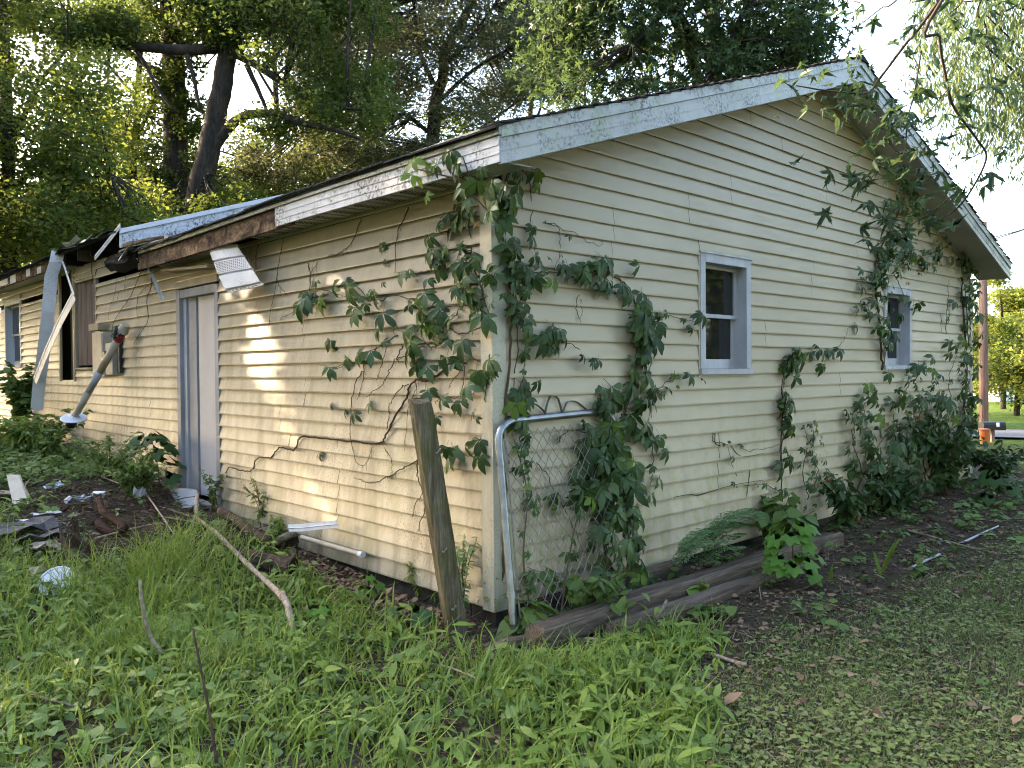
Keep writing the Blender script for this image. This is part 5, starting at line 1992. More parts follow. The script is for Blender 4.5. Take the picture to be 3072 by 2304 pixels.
# tall grass: tufts plus scattered blades
C = Cloud()
tx, ty = sample(3600, -3.6, 1.6, -3.4, 5.5, lambda x, y: lush(x, y) * (.35 + .65 * (wav(x, y, 1.7, 9) > .05)))
tx, ty = np.repeat(tx, 7), np.repeat(ty, 7)
tx = tx + gg.normal(size=len(tx)) * .035
ty = ty + gg.normal(size=len(ty)) * .035
ok = ~inhouse(tx, ty)
tx, ty = tx[ok], ty[ok]
big = sm(.2, .7, wav(tx, ty, 1.4, 12))
blades(C, tx, ty, gg.uniform(.12, .30, len(tx)) * (1 + .9 * big), gg.uniform(.0022, .0052, len(tx)), .8)
tx, ty = sample(19000, -3.6, 1.8, -3.4, 5.5, lush)
blades(C, tx, ty, gg.uniform(.10, .32, len(tx)), gg.uniform(.004, .0105, len(tx)), 1.0, 4)
# the big sedge clump between the heap and the long branch
for (cx, cy_, rr, nn, hh) in ((-1.25, 2.2, .46, 420, .55), (-1.0, 2.75, .4, 220, .45), (-1.55, 1.7, .45, 300, .42), (-1.9, 1.1, .3, 400, .32), (-1.6, .4, .3, 300, .34), (-.55, -.9, .3, 400, .26), (-.15, -1.0, .25, 350, .24), (.55, -1.05, .2, 200, .22)):
    tx = cx + gg.normal(size=nn) * rr * .5
    ty = cy_ + gg.normal(size=nn) * rr * .5
    blades(C, tx, ty, gg.uniform(.4, 1.1, nn) * hh, gg.uniform(.003, .006, nn), 1.0, 4)
o = C.build('tall_grass', MT['grass'], None, True)
tag(o, 'tall light green grass and sedge growing in the foreground', 'grass', kind='stuff')


# broad leaved weeds
def weeds(name, label, n, tpl, size, dens_fn, matn, hmax, per, seed, area=(-3.6, 1.8, -3.4, 5.5)):
    C = Cloud()
    x, y = sample(n, *area, dens_fn)
    m_ = len(x)
    hgt = gg.uniform(.3, 1, m_) * hmax
    X, Y, H = np.repeat(x, per), np.repeat(y, per), np.repeat(hgt, per)
    N = len(X)
    a = gg.uniform(0, 2 * np.pi, N)
    fz = gg.uniform(.3, 1.05, N)
    r = gg.uniform(.0, .035, N)
    P = np.stack([X + np.cos(a) * r, Y + np.sin(a) * r, gz(X, Y) + H * fz], 1)
    d = np.stack([np.cos(a), np.sin(a), gg.normal(size=N) * .35], 1)
    nr = np.tile([-.12, -.12, 1.0], (N, 1)) + gg.normal(size=(N, 3)) * .22
    C.leaves(tpl, P, frames(nr, d), size * gg.uniform(.5, 1.25, N) * np.repeat(gg.uniform(.7, 1.3, m_), per))
    # stems
    V = np.zeros((m_, 4, 3))
    b = np.stack([x, y, gz(x, y)], 1)
    tp = b + np.stack([gg.normal(size=m_) * .01, gg.normal(size=m_) * .01, hgt], 1)
    w_ = np.array([.002, -.002, 0])
    V[:, 0], V[:, 1], V[:, 2], V[:, 3] = b - w_, b + w_, tp + w_ * .5, tp - w_ * .5
    C.add(V.reshape(-1, 3), np.arange(m_ * 4).reshape(-1, 4))
    o = C.build(name, MT[matn], None, True)
    return tag(o, label, 'weeds', kind='stuff')


weeds('broadleaf_weeds', 'low broad leaved green weeds covering the foreground', 3900, BROAD, .062, lambda x, y: lush(x, y) * sm(-.45, .45, wav(x, y, 1.9, 14) - x * .10), 'weed', .15, 7, 1)
weeds('lanceleaf_weeds', 'low weeds with lance shaped leaves in the foreground', 4600, grid_leaf([(0, .02), (.35, .13), (.65, .12), (1, .005)], .1, .35), .11, lambda x, y: lush(x, y) * (.3 + .7 * sm(-.5, .3, wav(x, y, 1.6, 17) + x * .15)), 'grass', .17, 8, 2)
weeds('smartweed', 'small leaved ground weeds between the grass', 3600, OVAL, .045, lambda x, y: np.clip(.12 + .75 * lush(x, y) * (x < 1.6) - .1 * (y > 2.2), 0, 1), 'weed', .07, 7, 3, (-3.6, 6.5, -3.4, 6.5))
weeds('soil_weeds', 'sparse weeds on the bare soil beside the wall', 1500, BROAD, .07, lambda x, y: (1 - lawnz(x, y)) * .16 * (x > .3) * (y < 0) + .2 * (x > 5.2) * (y < 0) * (y > -1.3), 'weed', .12, 6, 4, (0, 12, -2.6, 0))
weeds('heap_weeds', 'weeds sprouting through the rubbish heap and along the eave wall', 2600, BROAD, .07, lambda x, y: .05 + .65 * (y > 6.2), 'weed', .22, 7, 5, (-2.6, -.05, 2.4, 13))

# mown lawn
C = Cloud()
tx, ty = sample(420000, -1.6, 9.5, -4.6, -.7, lambda x, y: lawnz(x, y) * (.55 + .45 * sm(-.6, .2, wav(x, y, 3.1, 21))), .9)
blades(C, tx, ty, gg.uniform(.02, .06, len(tx)), gg.uniform(.002, .0045, len(tx)), 1.3, 2)
x, y = sample(90000, -1.6, 9.5, -4.6, -.7, lambda x, y: lawnz(x, y) * (.35 + .65 * sm(-.4, .5, wav(x, y, 2.2, 23))), .9)
N = len(x)
a = gg.uniform(0, 2 * np.pi, N)
P = np.stack([x, y, gz(x, y) + gg.uniform(.008, .03, N)], 1)
C.leaves(DIAMOND, P, frames(np.tile([0, 0, 1.], (N, 1)) + gg.normal(size=(N, 3)) * .3, np.stack([np.cos(a), np.sin(a), gg.normal(size=N) * .2], 1)), gg.uniform(.018, .045, N))
o = C.build('lawn_grass', MT['lawn'], None, False)
tag(o, 'short mown lawn with clover at the lower right', 'grass', kind='stuff')

# dead leaves, chips and fine stems on the soil
C = Cloud()
x, y = sample(60000, -3.4, 12, -3.2, 7, lambda x, y: np.clip(.18 + .8 * (1 - lush(x, y)) * (1 - .75 * lawnz(x, y)), 0, 1), .6)
N = len(x)
a = gg.uniform(0, 2 * np.pi, N)
P = np.stack([x, y, gz(x, y) + gg.uniform(.004, .022, N)], 1)
C.leaves(DIAMOND, P, frames(np.tile([0, 0, 1.], (N, 1)) + gg.normal(size=(N, 3)) * .38, np.stack([np.cos(a), np.sin(a), gg.normal(size=N) * .25], 1)), gg.uniform(.02, .065, N))
x, y = sample(3500, -1.0, -.05, .1, 2.8, lambda x, y: np.exp(-((x + .3) ** 2 / .12 + (y - 1.35) ** 2 / .7)))
N = len(x)
a = gg.uniform(0, 2 * np.pi, N)
P = np.stack([x, y, gz(x, y) + gg.uniform(.005, .04, N)], 1)
C.leaves(DIAMOND, P, frames(np.tile([0, 0, 1.], (N, 1)) + gg.normal(size=(N, 3)) * .4, np.stack([np.cos(a), np.sin(a), gg.normal(size=N) * .3], 1)), gg.uniform(.03, .08, N))
o = C.build('leaf_litter', MT['litter'])
tag(o, 'brown dead leaves and wood chips on the soil', 'leaf litter', kind='stuff')
C = Cloud()
x, y = sample(30000, -3.4, 12, -3.4, 7, lambda x, y: .15 + .6 * (1 - lush(x, y)) * (1 - .8 * lawnz(x, y)), .6)
N = len(x)
a = gg.uniform(0, 2 * np.pi, N)
L = gg.uniform(.05, .22, N)
c = np.stack([x, y, gz(x, y) + gg.uniform(.006, .04, N)], 1)
dv = np.stack([np.cos(a), np.sin(a), gg.normal(size=N) * .18], 1) * L[:, None]
sv = np.stack([-np.sin(a), np.cos(a), np.zeros(N)], 1) * gg.uniform(.0012, .003, N)[:, None]
V = np.stack([c - sv, c + sv, c + dv + sv, c + dv - sv], 1).reshape(-1, 3)
C.add(V, np.arange(N * 4).reshape(-1, 4))
mb = MB()
x, y = sample(7000, -2.6, 9, -2.4, 7, lambda x, y: np.clip(.9 * np.exp(-(((x + 1.0) / .9) ** 2 + ((y - 4.0) / 1.7) ** 2)) + .5 * np.exp(-(((x + .95) / .5) ** 2 + ((y + .25) / .45) ** 2)) + .16 * (1 - lush(x, y)) * (1 - lawnz(x, y)), 0, 1))
for x_, y_ in zip(x, y):
    q = gg.uniform(0, 6.3)
    L_ = gg.uniform(.12, .6)
    z_ = float(gz(x_, y_)) + gg.uniform(.01, .05)
    e_ = gg.uniform(-.02, .12) * (1 if y_ > 1.5 else .4)
    if inhouse(x_ + math.cos(q) * L_, y_ + math.sin(q) * L_):
        continue
    mb.tube([(x_, y_, z_), (x_ + math.cos(q) * L_ * .5 + gg.normal() * .02, y_ + math.sin(q) * L_ * .5 + gg.normal() * .02, z_ + e_ * .6 + .01), (x_ + math.cos(q) * L_, y_ + math.sin(q) * L_, z_ + e_)], [gg.uniform(.003, .009), .0045, .002], 3, False)
tag(mb.build('twig_litter', MT['deadstem']), 'dark tangle of small twigs on the rubbish heap and soil', 'twigs', kind='stuff')
CH = Cloud()
chip = (np.array([(-.5, -.22, -.12), (.5, -.18, -.1), (.42, .2, -.14), (-.46, .24, -.1), (-.42, -.18, .12), (.46, -.14, .1), (.36, .16, .16), (-.5, .2, .1)]), np.array([(0, 3, 2, 1), (4, 5, 6, 7), (0, 1, 5, 4), (1, 2, 6, 5), (2, 3, 7, 6), (3, 0, 4, 7)]))
x, y = sample(5200, -2.8, 8, -2.2, 7, lambda x, y: np.clip(.9 * np.exp(-(((x + 1.0) / .9) ** 2 + ((y - 4.0) / 1.7) ** 2)) + .9 * np.exp(-((x + .3) ** 2 / .1 + (y - 1.3) ** 2 / .8)) + .12 * (1 - lush(x, y)) * (1 - lawnz(x, y)), 0, 1))
N = len(x)
a = gg.uniform(0, 2 * np.pi, N)
CH.leaves(chip, np.stack([x, y, gz(x, y) + gg.uniform(.005, .035, N)], 1), frames(np.tile([0, 0, 1.], (N, 1)) + gg.normal(size=(N, 3)) * .45, np.stack([np.cos(a), np.sin(a), gg.normal(size=N) * .3], 1)), gg.uniform(.025, .11, N) * gg.uniform(.5, 1, N))
tag(CH.build('rotten_wood_chips', MT['chips']), 'rotten wood chips and rubble on the heap and beside the wall', 'wood chips', kind='stuff')
o = C.build('dry_stems', MT['drygrass'])
tag(o, 'dry straw stems scattered over the ground', 'straw', kind='stuff')

# single fallen leaves that stand out
for (px, py, s_, m_, lab) in ((2495, 1795, .09, 'vine_y', 'curled yellow leaf on the bare soil'), (2535, 1795, .17, 'saplg_d', 'large grey green fallen leaf beside the curled yellow leaf'), (2175, 2115, .13, 'litter', 'curled brown dead leaf on bare dirt in the lawn'), (3040, 2170, .08, 'litter', 'orange brown dead leaf on the lawn at the right edge'), (2580, 1930, .06, 'litter', 'small brown leaf standing in the lawn'), (2770, 1838, .06, 'litter', 'tan leaf at the border of soil and lawn'), (2335, 1820, .05, 'vine_y', 'small yellow leaf near the timbers')):
    p = atg(px, py, .03)
    V, F = OVAL if m_ != 'saplg_d' else BROAD
    o = link('fallen_leaf', np_mesh('fallen_leaf', V, F, MT[m_], True), None)
    o.matrix_world = Matrix.Translation(Vector(p)) @ Matrix.Rotation(gv.uniform(0, 6), 4, 'Z') @ Matrix.Rotation(.5, 4, 'X') @ Matrix.Scale(s_, 4)
    tag(o, lab, 'leaf')

# ================================================================== TREES
gt = np.random.default_rng(77)


def limb_pts(P, n=8):
    return crv(P, n)


def tree(name, label, trunk, limbs, clumps, nleaf, tpl, size, matn, group=None, droop=.0, twigs=True, flat=.75, sun_gaps=None):
    """trunk / limbs: (points, r0, r1); clumps: rows of (x, y, z, radius); one foliage part for the crown"""
    base = trunk[0][0]
    t = thing(name, label, 'tree', tuple(base), group)
    nodes = []
    for i, (pts, r0, r1) in enumerate([trunk] + limbs):
        P = crv(pts, 7)
        P = [p + Vector(gt.normal(size=3) * r1 * .07) for p in P]
        MB().tube(P, taper(r0, r1, len(P)), 10 if i == 0 else 7).build('trunk' if i == 0 else 'limb', MT['bark'], t, True)
        nodes += [np.array(p) for p in P[len(P) // 4:]]
    nodes = np.array(nodes)
    cl = np.array(clumps)
    if twigs:
        mb = MB()
        for c in cl:
            d = np.linalg.norm(nodes - c[:3], axis=1) + np.maximum(0, nodes[:, 2] - c[2]) * .5
            p0 = nodes[np.argmin(d)]
            mid = (p0 + c[:3]) / 2 + gt.normal(size=3) * .15 * np.linalg.norm(c[:3] - p0) ** .5
            L = np.linalg.norm(c[:3] - p0)
            r = min(.06, .012 + .010 * L)
            mb.tube([p0, mid, c[:3]], [r, r * .7, r * .3], 4, False)
            for _ in range(3):
                e = c[:3] + rdir(gt, 1)[0] * c[3] * .8
                mb.tube([c[:3], (c[:3] + e) / 2 + gt.normal(size=3) * .05, e], [r * .35, r * .25, r * .1], 3, False)
        tag(mb.build('twigs', MT['bark'], t), kind='stuff')
    w_ = cl[:, 3] ** 2
    w_ = w_ / w_.sum()
    ci = gt.choice(len(cl), nleaf, p=w_)
    rr = cl[ci, 3] * gt.random(nleaf) ** .55
    off = rdir(gt, nleaf) * rr[:, None]
    off[:, 2] *= flat
    P = cl[ci, :3] + off
    d = rdir(gt, nleaf)
    d[:, 2] = d[:, 2] * .5 - droop
    nr = np.tile([0, 0, .8], (nleaf, 1)) + gt.normal(size=(nleaf, 3)) * .75
    sz = size * gt.uniform(.6, 1.25, nleaf)
    if sun_gaps:
        keep = np.ones(nleaf, bool)
        for (q, rad) in sun_gaps:
            v = P - np.array(q)
            dist = np.linalg.norm(v - (v @ SDV)[:, None] * SDV, axis=1)
            keep &= (dist > rad * gt.uniform(.7, 1.2, nleaf)) | (gt.random(nleaf) < .34)
        P, nr, d, sz = P[keep], nr[keep], d[keep], sz[keep]
    C = Cloud()
    C.leaves(tpl, P, frames(nr, d), sz)
    tag(C.build('crown', MT[matn], t), kind='stuff')
    return t


def blob(c, r, n, rad, shell=.5):
    """n clumps inside an ellipsoid"""
    u = rdir(gt, n) * (shell + (1 - shell) * gt.random((n, 1)))
    p = np.array(c) + u * np.array(r)
    return [(*q, rad * gt.uniform(.7, 1.3)) for q in p]


def pix(pts, D):
    """photo points at a given depth"""
    return [tuple(at(x, y, D=d_)) for (x, y), d_ in zip(pts, D if hasattr(D, '__len__') else [D] * len(pts))]


def pixblob(x0, y0, x1, y1, D0, D1, n, rad):
    out = []
    for _ in range(n):
        p = at(gt.uniform(x0, x1), gt.uniform(y0, y1), D=gt.uniform(D0, D1))
        out.append((*p, rad * gt.uniform(.7, 1.3)))
    return out


def gb(px, D):
    p = at(px, 1100, D=D)
    return (p[0], p[1], float(gz(p[0], p[1])))


# vine clad tall tree
tree('tall_tree', 'tall dark vine clad tree behind the far roof', ([gb(528, 30), *pix([(528, 700), (525, 400), (520, 200), (512, 0), (508, -300)], 30)], .50, .34),
     [(pix([(520, 240), (430, 190), (330, 100), (280, -50)], 30), .16, .07), (pix([(520, 120), (600, 40), (650, -80)], 30), .15, .08)],
     pixblob(430, 20, 600, 680, 28.6, 29.6, 34, .6) + pixblob(200, -250, 800, 120, 27, 33, 44, 1.1), 38000, DIAMOND, .16, 't_dark', 'trees behind the house')
# leaning tree with the curved limbs
tree('leaning_tree', 'leaning thick trunked tree with curved dark limbs behind the roof', ([gb(575, 28), *pix([(585, 680), (620, 480), (650, 340), (675, 210), (692, 90), (700, -60), (700, -300)], 28)], .44, .24),
     [(pix([(625, 470), (665, 410), (710, 362), (770, 340), (850, 350), (930, 375), (1010, 392), (1090, 420)], [28, 27.8, 27.5, 27, 26.6, 26.3, 26, 26]), .22, .05),
      (pix([(685, 150), (760, 190), (850, 250), (930, 300), (1000, 320), (1100, 330)], [28, 27.6, 27.2, 26.8, 26.5, 26.2]), .17, .04),
      (pix([(690, 140), (560, 150), (420, 140), (300, 125), (160, 98), (20, 60)], [28, 27.4, 27, 26.6, 26.2, 26]), .20, .09),
      (pix([(740, 195), (770, 260), (800, 330)], 27.3), .10, .06), (pix([(560, 165), (580, 230), (600, 330)], 27.2), .09, .05),
      (pix([(330, 130), (325, 220), (330, 270), (390, 290)], 26.8), .06, .03), (pix([(400, 140), (440, 200), (470, 260), (520, 330)], 27), .08, .04)],
     pixblob(700, -150, 1150, 120, 25, 30, 40, 1.1) + pixblob(760, 120, 1150, 420, 25.5, 28, 34, .8) + pixblob(560, -80, 760, 120, 26.5, 28.5, 16, .8) + pixblob(20, 0, 420, 140, 25.5, 27, 26, .8) + pixblob(500, 580, 760, 690, 26, 27.4, 16, .6), 38000, DIAMOND, .16, 't_dark', 'trees behind the house')
# sunlit maple at the left
tree('maple_tree', 'sunlit yellow green maple filling the upper left corner', ([gb(30, 24), *pix([(30, 800), (25, 500), (15, 200), (5, -100)], 24)], .26, .12),
     [(pix([(28, 600), (150, 430), (260, 330)], 24), .10, .04), (pix([(25, 450), (120, 250), (200, 150)], 24.5), .10, .04), (pix([(30, 700), (200, 560), (330, 520)], 23.5), .09, .03)],
     pixblob(-250, 180, 330, 760, 20.5, 26.5, 105, .95) + pixblob(-200, -150, 150, 200, 22, 26, 30, .95) + pixblob(0, 560, 520, 760, 22, 26, 34, .8), 46000, DIAMOND, .155, 't_lit', 'trees behind the house')
tree('young_maple', 'slim leafy tree between the maple and the vine clad trunk', ([gb(250, 31), *pix([(250, 700), (235, 400), (210, 100)], 31)], .14, .06),
     [(pix([(245, 600), (330, 450), (380, 400)], 31), .06, .03)],
     pixblob(150, 250, 420, 720, 29, 33, 40, .9) + pixblob(380, 560, 760, 720, 28, 33, 30, .85), 16000, DIAMOND, .155, 't_lit', 'trees behind the house')
# fine leaved olive coloured tree in the middle
tree('fine_leaved_tree', 'large fine leaved olive green tree above the middle of the roof', ([gb(1290, 34), *pix([(1290, 600), (1300, 400), (1310, 290), (1330, 230), (1335, 150), (1390, 60), (1440, -60)], 34)], .34, .14),
     [(pix([(1300, 250), (1265, 170), (1250, 90), (1240, 0)], 34), .12, .06), (pix([(1330, 200), (1400, 130), (1480, 20)], 33.5), .10, .05), (pix([(1300, 320), (1420, 210), (1520, 150)], 33), .10, .05), (pix([(1290, 400), (1160, 300), (1050, 240)], 33), .10, .04), (pix([(1300, 480), (1420, 400), (1560, 300)], 32), .09, .04)],
     pixblob(820, -250, 1820, 130, 31, 38, 130, 1.2) + pixblob(880, 80, 1700, 340, 31, 37, 100, 1.05) + pixblob(900, 320, 1480, 480, 31, 36, 50, .9) + pixblob(700, 440, 1250, 560, 30, 35, 36, .85), 105000, SLIM, .26, 't_olive', 'trees behind the house', .15)
# understory behind the roof
tree('understory_tree', 'bushy undergrowth tree just above the broken far roof', ([gb(820, 36), *pix([(820, 650), (830, 520), (850, 420)], 36)], .12, .05), [],
     pixblob(300, 470, 1000, 640, 33, 38, 46, 1.0), 17000, DIAMOND, .16, 't_lit', 'trees behind the house')
tree('understory_tree', 'shady bush low behind the far left roof', ([gb(150, 27), *pix([(150, 800), (160, 700)], 27)], .10, .05), [],
     pixblob(-150, 600, 420, 900, 24, 29, 44, .9), 15000, DIAMOND, .16, 't_dark', 'trees behind the house')

for i, (px, lean, D_, lab) in enumerate(((395, 30, 33, 'slender dark trunk left of the vine clad tree'), (840, -20, 38, 'slender dark trunk right of the leaning tree'), (1120, 30, 40, 'slender trunk under the fine leaved tree'), (1560, 60, 42, 'slender forked trunk behind the gable peak slope'))):
    tree('slender_tree', lab, ([gb(px, D_), *pix([(px, 650), (px + lean * .5, 350), (px + lean, 60), (px + lean * 1.3, -200)], D_)], .17, .09),
         [(pix([(px + lean * .4, 420), (px + 90, 250), (px + 130, 120)], D_), .08, .03), (pix([(px + lean * .6, 300), (px - 90, 160), (px - 120, 20)], D_), .08, .03)],
         pixblob(px - 170, -200, px + 220, 180, D_ - 1.5, D_ + 2, 26, 1.15) + pixblob(px - 200, 330, px + 260, 620, D_ - 1, D_ + 3, 34, 1.1), 11000, DIAMOND, .18, 't_dark', 'trees behind the house')

# silver maple behind the ridge (jagged leaves against the sky)
E0_ = np.array([12.6, 6.2, -.2])
tree('silver_maple', 'dark silver maple with jagged leaves hanging above the roof ridge', ([tuple(E0_), (12.5, 6.3, 4.0), (12.2, 6.2, 7.5), (11.8, 6.0, 11.0)], .32, .14),
     [([(12.4, 6.3, 5.0), *pix([(2050, 60), (1900, 130)], [15.5, 15])], .11, .03), ([(12.3, 6.2, 6.5), *pix([(2250, 20), (2150, 200)], [16, 15])], .10, .03), ([(12.2, 6.2, 7.2), *pix([(1950, -60), (1750, 60)], [16, 15.5])], .10, .03)],
     pixblob(1560, -150, 2480, 150, 14.5, 18, 74, .66) + pixblob(1600, 120, 2340, 310, 14.5, 17, 40, .55) + pixblob(2250, 60, 2480, 260, 15, 17.5, 14, .45), 9500, STAR, .21, 't_maple', 'silver maples', .5)

# willow at the right
W0 = at(3330, 1100, D=19)
cw = []
tw = thing('willow_tree', 'drooping pale willow foliage at the upper right', 'tree', (W0[0], W0[1], float(gz(W0[0], W0[1]))))
P = crv([(W0[0], W0[1], -.3), tuple(at(3320, 700, D=19)), tuple(at(3280, 200, D=19)), tuple(at(3230, -200, D=19))], 7)
MB().tube(P, taper(.35, .2, len(P)), 10).build('trunk', MT['bark'], tw, True)
C = Cloud()
mb = MB()
for i in range(330):
    px = 2760 + 640 * gt.random() ** .8
    top = at(px, gt.uniform(-500, 330), D=gt.uniform(16, 20))
    L = gt.uniform(.8, 2.2)
    lean = gt.normal(size=2) * .22
    low = at(3072, 520, D=18)[2] - .2 + gt.uniform(-.2, .5) + max(0, (2950 - px) / 200) * 1.3
    L = min(L, max(.3, top[2] - low))
    n = int(L * 44)
    f = gt.random(n)
    pos = top[None] + np.stack([lean[0] * f * L, lean[1] * f * L, -f * L], 1) + gt.normal(size=(n, 3)) * .10
    an = gt.uniform(0, 2 * np.pi, n)
    d = np.stack([np.cos(an) * .5, np.sin(an) * .5, -np.ones(n)], 1)
    C.leaves(SLIM, pos, frames(rdir(gt, n), d), gt.uniform(.13, .24, n))
    if i % 4 == 0:
        mb.tube([top, top + np.array([lean[0] * L, lean[1] * L, -L])], [.008, .003], 3, False)
    if i % 22 == 0:
        q = P[min(len(P) - 1, 8 + int(gt.integers(10)))]
        mb.tube([q, q.lerp(Vector(top), .6) + Vector((0, 0, .5)), Vector(top)], [.05, .03, .012], 5, False)
mb.build('limb', MT['bark'], tw)
tag(C.build('crown', MT['t_willow'], tw), kind='stuff')

# silver maple that hangs into the picture from the right, over the rake
SMV = []
for i in range(4):
    V_ = STAR[0].copy()
    r2 = V_[:, 0] ** 2 + (V_[:, 1] - .28) ** 2
    V_[:, 2] += (-.75, .35, -1.3, -.2)[i] * r2 + (.25, -.35, .1, -.2)[i] * V_[:, 0] * (V_[:, 1] - .2) + (.5, .2, .0, .75)[i] * np.abs(V_[:, 0]) * .5
    V_[:, 0] *= (1, .85, .95, .78)[i]
    SMV.append(np_mesh('maple_leaf_near', V_, None, MT['t_maple_o'], True, STAR[1]))
tm = thing('silver_maple', 'near silver maple whose drooping branches hang in front of the gable rake', 'tree', (4.2, -8.6, -.15), 'silver maples')
P = crv([(4.2, -8.6, -.2), (4.1, -8.4, 2.5), (3.9, -7.9, 5.0), (3.9, -7.2, 8.0), (4.2, -6.8, 11.0)], 7)
MB().tube(P, taper(.38, .16, len(P)), 12).build('trunk', MT['bark'], tm, True)
hub = [(3.9, -7.7, 6.0), (3.6, -5.6, 7.2), (4.2, -3.9, 7.0)]
P = crv(hub, 8)
MB().tube(P, taper(.14, .05, len(P)), 8).build('limb', MT['bark'], tm, True)
HB = Vector(hub[-1])


def shoot(pts, D, r, dens, size, up=0.0, jit=.10, first=True):
    Q_ = [Vector(p) for p in pix([(x * K, y * K) for x, y in pts], D)]
    if first:
        Q_ = [HB.lerp(Q_[0], .5) + Vector((0, 0, .4)), *Q_]
    P = crv(Q_, 6)
    MB().tube(P, taper(r, r * .35, len(P)), 5).build('branch', MT['twig'], tm, True)
    st = 6 if first else 0
    L = sum((P[i + 1] - P[i]).length for i in range(st, len(P) - 1))
    for _ in range(int(L * dens * 1.55)):
        f = st + (len(P) - 1.01 - st) * gt.random() ** .7
        i = int(f)
        p = np.array(P[i].lerp(P[i + 1], f - i)) + gt.normal(size=3) * jit
        d_ = rdir(gt, 1)[0] * np.array([1, 1, .5]) + np.array([-.5, .1, -.35])
        put_leaf(tm, SMV[gt.integers(4)], p, np.array([0, 0, .9]) + gt.normal(size=3) * .5, d_, 1.12 * size * gt.uniform(.5, 1.25))


shoot([(2030, 0), (1960, 90), (1900, 170), (1875, 200), (1830, 200), (1780, 195), (1720, 185)], [5.2, 5.3, 5.4, 5.4, 5.4, 5.4, 5.3], .012, 22, .14)
shoot([(2035, 0), (2030, 80), (2040, 150), (2060, 230), (2110, 300), (2130, 345), (2085, 430), (2040, 470), (2000, 490)], [4.9, 4.9, 5, 5.1, 5.2, 5.3, 5.5, 5.8, 6.0], .012, 5, .14)
shoot([(2060, 420), (2010, 460), (1960, 490), (1930, 500), (1890, 490)], [5.6, 5.9, 6.2, 6.3, 6.3], .005, 22, .14, first=False)
shoot([(1870, 200), (1900, 260), (1930, 320), (1960, 330), (2010, 300)], [5.4, 5.4, 5.4, 5.4, 5.4], .006, 34, .13, first=False, jit=.16)
shoot([(1990, 110), (1975, 200), (1960, 260), (1950, 340), (1900, 370), (1860, 400)], [5.2, 5.2, 5.2, 5.3, 5.4, 5.4], .006, 26, .14, first=False, jit=.14)
shoot([(2050, 190), (1990, 260), (1940, 300)], [5.1, 5.2, 5.3], .004, 24, .13, first=False, jit=.14)
shoot([(2120, 330), (2080, 350), (2020, 380), (1960, 400)], [5.3, 5.3, 5.4, 5.4], .004, 9, .13, first=False, jit=.12)
shoot([(1990, -60), (1900, 20), (1850, 60)], [5.5, 5.6, 5.6], .008, 12, .13, jit=.12)
shoot([(2150, -60), (2130, 60), (2150, 160)], [5.0, 5.1, 5.2], .008, 22, .14, jit=.2)
shoot([(2100, -80), (2080, 0), (2050, 30)], [5.0, 5.1, 5.2], .008, 22, .14, jit=.15)
# its crown above and behind the camera
C = Cloud()
cl = blob((3.0, -8.5, 9.2), (4.5, 3.8, 2.6), 80, .95)
cl = np.array([c for c in cl if c[2] > 6.3])
ci = gt.integers(0, len(cl), 6000)
P_ = cl[ci, :3] + rdir(gt, 6000) * (cl[ci, 3] * gt.random(6000) ** .5)[:, None]
C.leaves(DIAMOND, P_, frames(gt.normal(size=(6000, 3)) * .6 + np.array([0, 0, .8]), rdir(gt, 6000)), gt.uniform(.14, .24, 6000))
tag(C.build('crown', MT['t_maple'], tm), kind='stuff')


# trees outside the picture: those on the sun's side shade the yard, those behind the camera show in the panes
SDV = np.array(sd)
SUN_GAPS = [((0, 3.5 - 1.35 * f, 2.25 - 2.1 * f), .27) for f in np.linspace(0, 1, 10)] + [((0, 3.75, 1.6), .15), ((0, 3.7, 1.1), .13), ((0, 2.3, .9), .13), ((0, 6.3, .8), .14), ((0, 7.1, .9), .13), ((0, 5.7, 1.9), .10), ((0, 6.6, 1.5), .09), ((0, 12.2, 1.6), .2), ((0, 9.8, .7), .16), ((0, 1.2, 2.0), .10), ((0, 11.9, 2.3), .2), ((0, 11.6, 1.9), .2), ((0, 7.6, 2.3), .13), ((0, 10.9, .9), .2), ((0, 6.9, 2.6), .10),
        ((EX, 4.45, 2.88), .16), ((EX, .55, 2.9), .22), ((-.35, 1.25, -.05), .16), ((EX, 12.5, 3.25), .3), ((0, 8.6, 2.3), .1), ((0, 5.9, .9), .13)]  # openings cut through the unseen crowns so sun patches land on the house


def rough_tree(label, base, h, r, nleaf, matn, seed, size=.28, z0=2.0, ncl=70, rad=1.0):
    x, y = base
    zb = float(gz(x, y)) - .2
    cl = blob((x, y, z0 + (h - z0) / 2), (r, r, (h - z0) / 2), ncl, rad, .25)
    return tree('shade_tree', label, ([(x, y, zb), (x + .1, y, h * .3), (x - .1, y + .1, h * .6), (x, y, h * .9)], .30, .08),
                [([(x, y, h * .3), (x + r * .4, y + r * .2, h * .5), (x + r * .7, y + r * .3, h * .62)], .10, .03), ([(x, y, h * .35), (x - r * .4, y + r * .1, h * .55), (x - r * .7, y - r * .3, h * .7)], .10, .03)],
                cl, nleaf, DIAMOND, size, matn, 'shade trees around the yard', sun_gaps=SUN_GAPS)


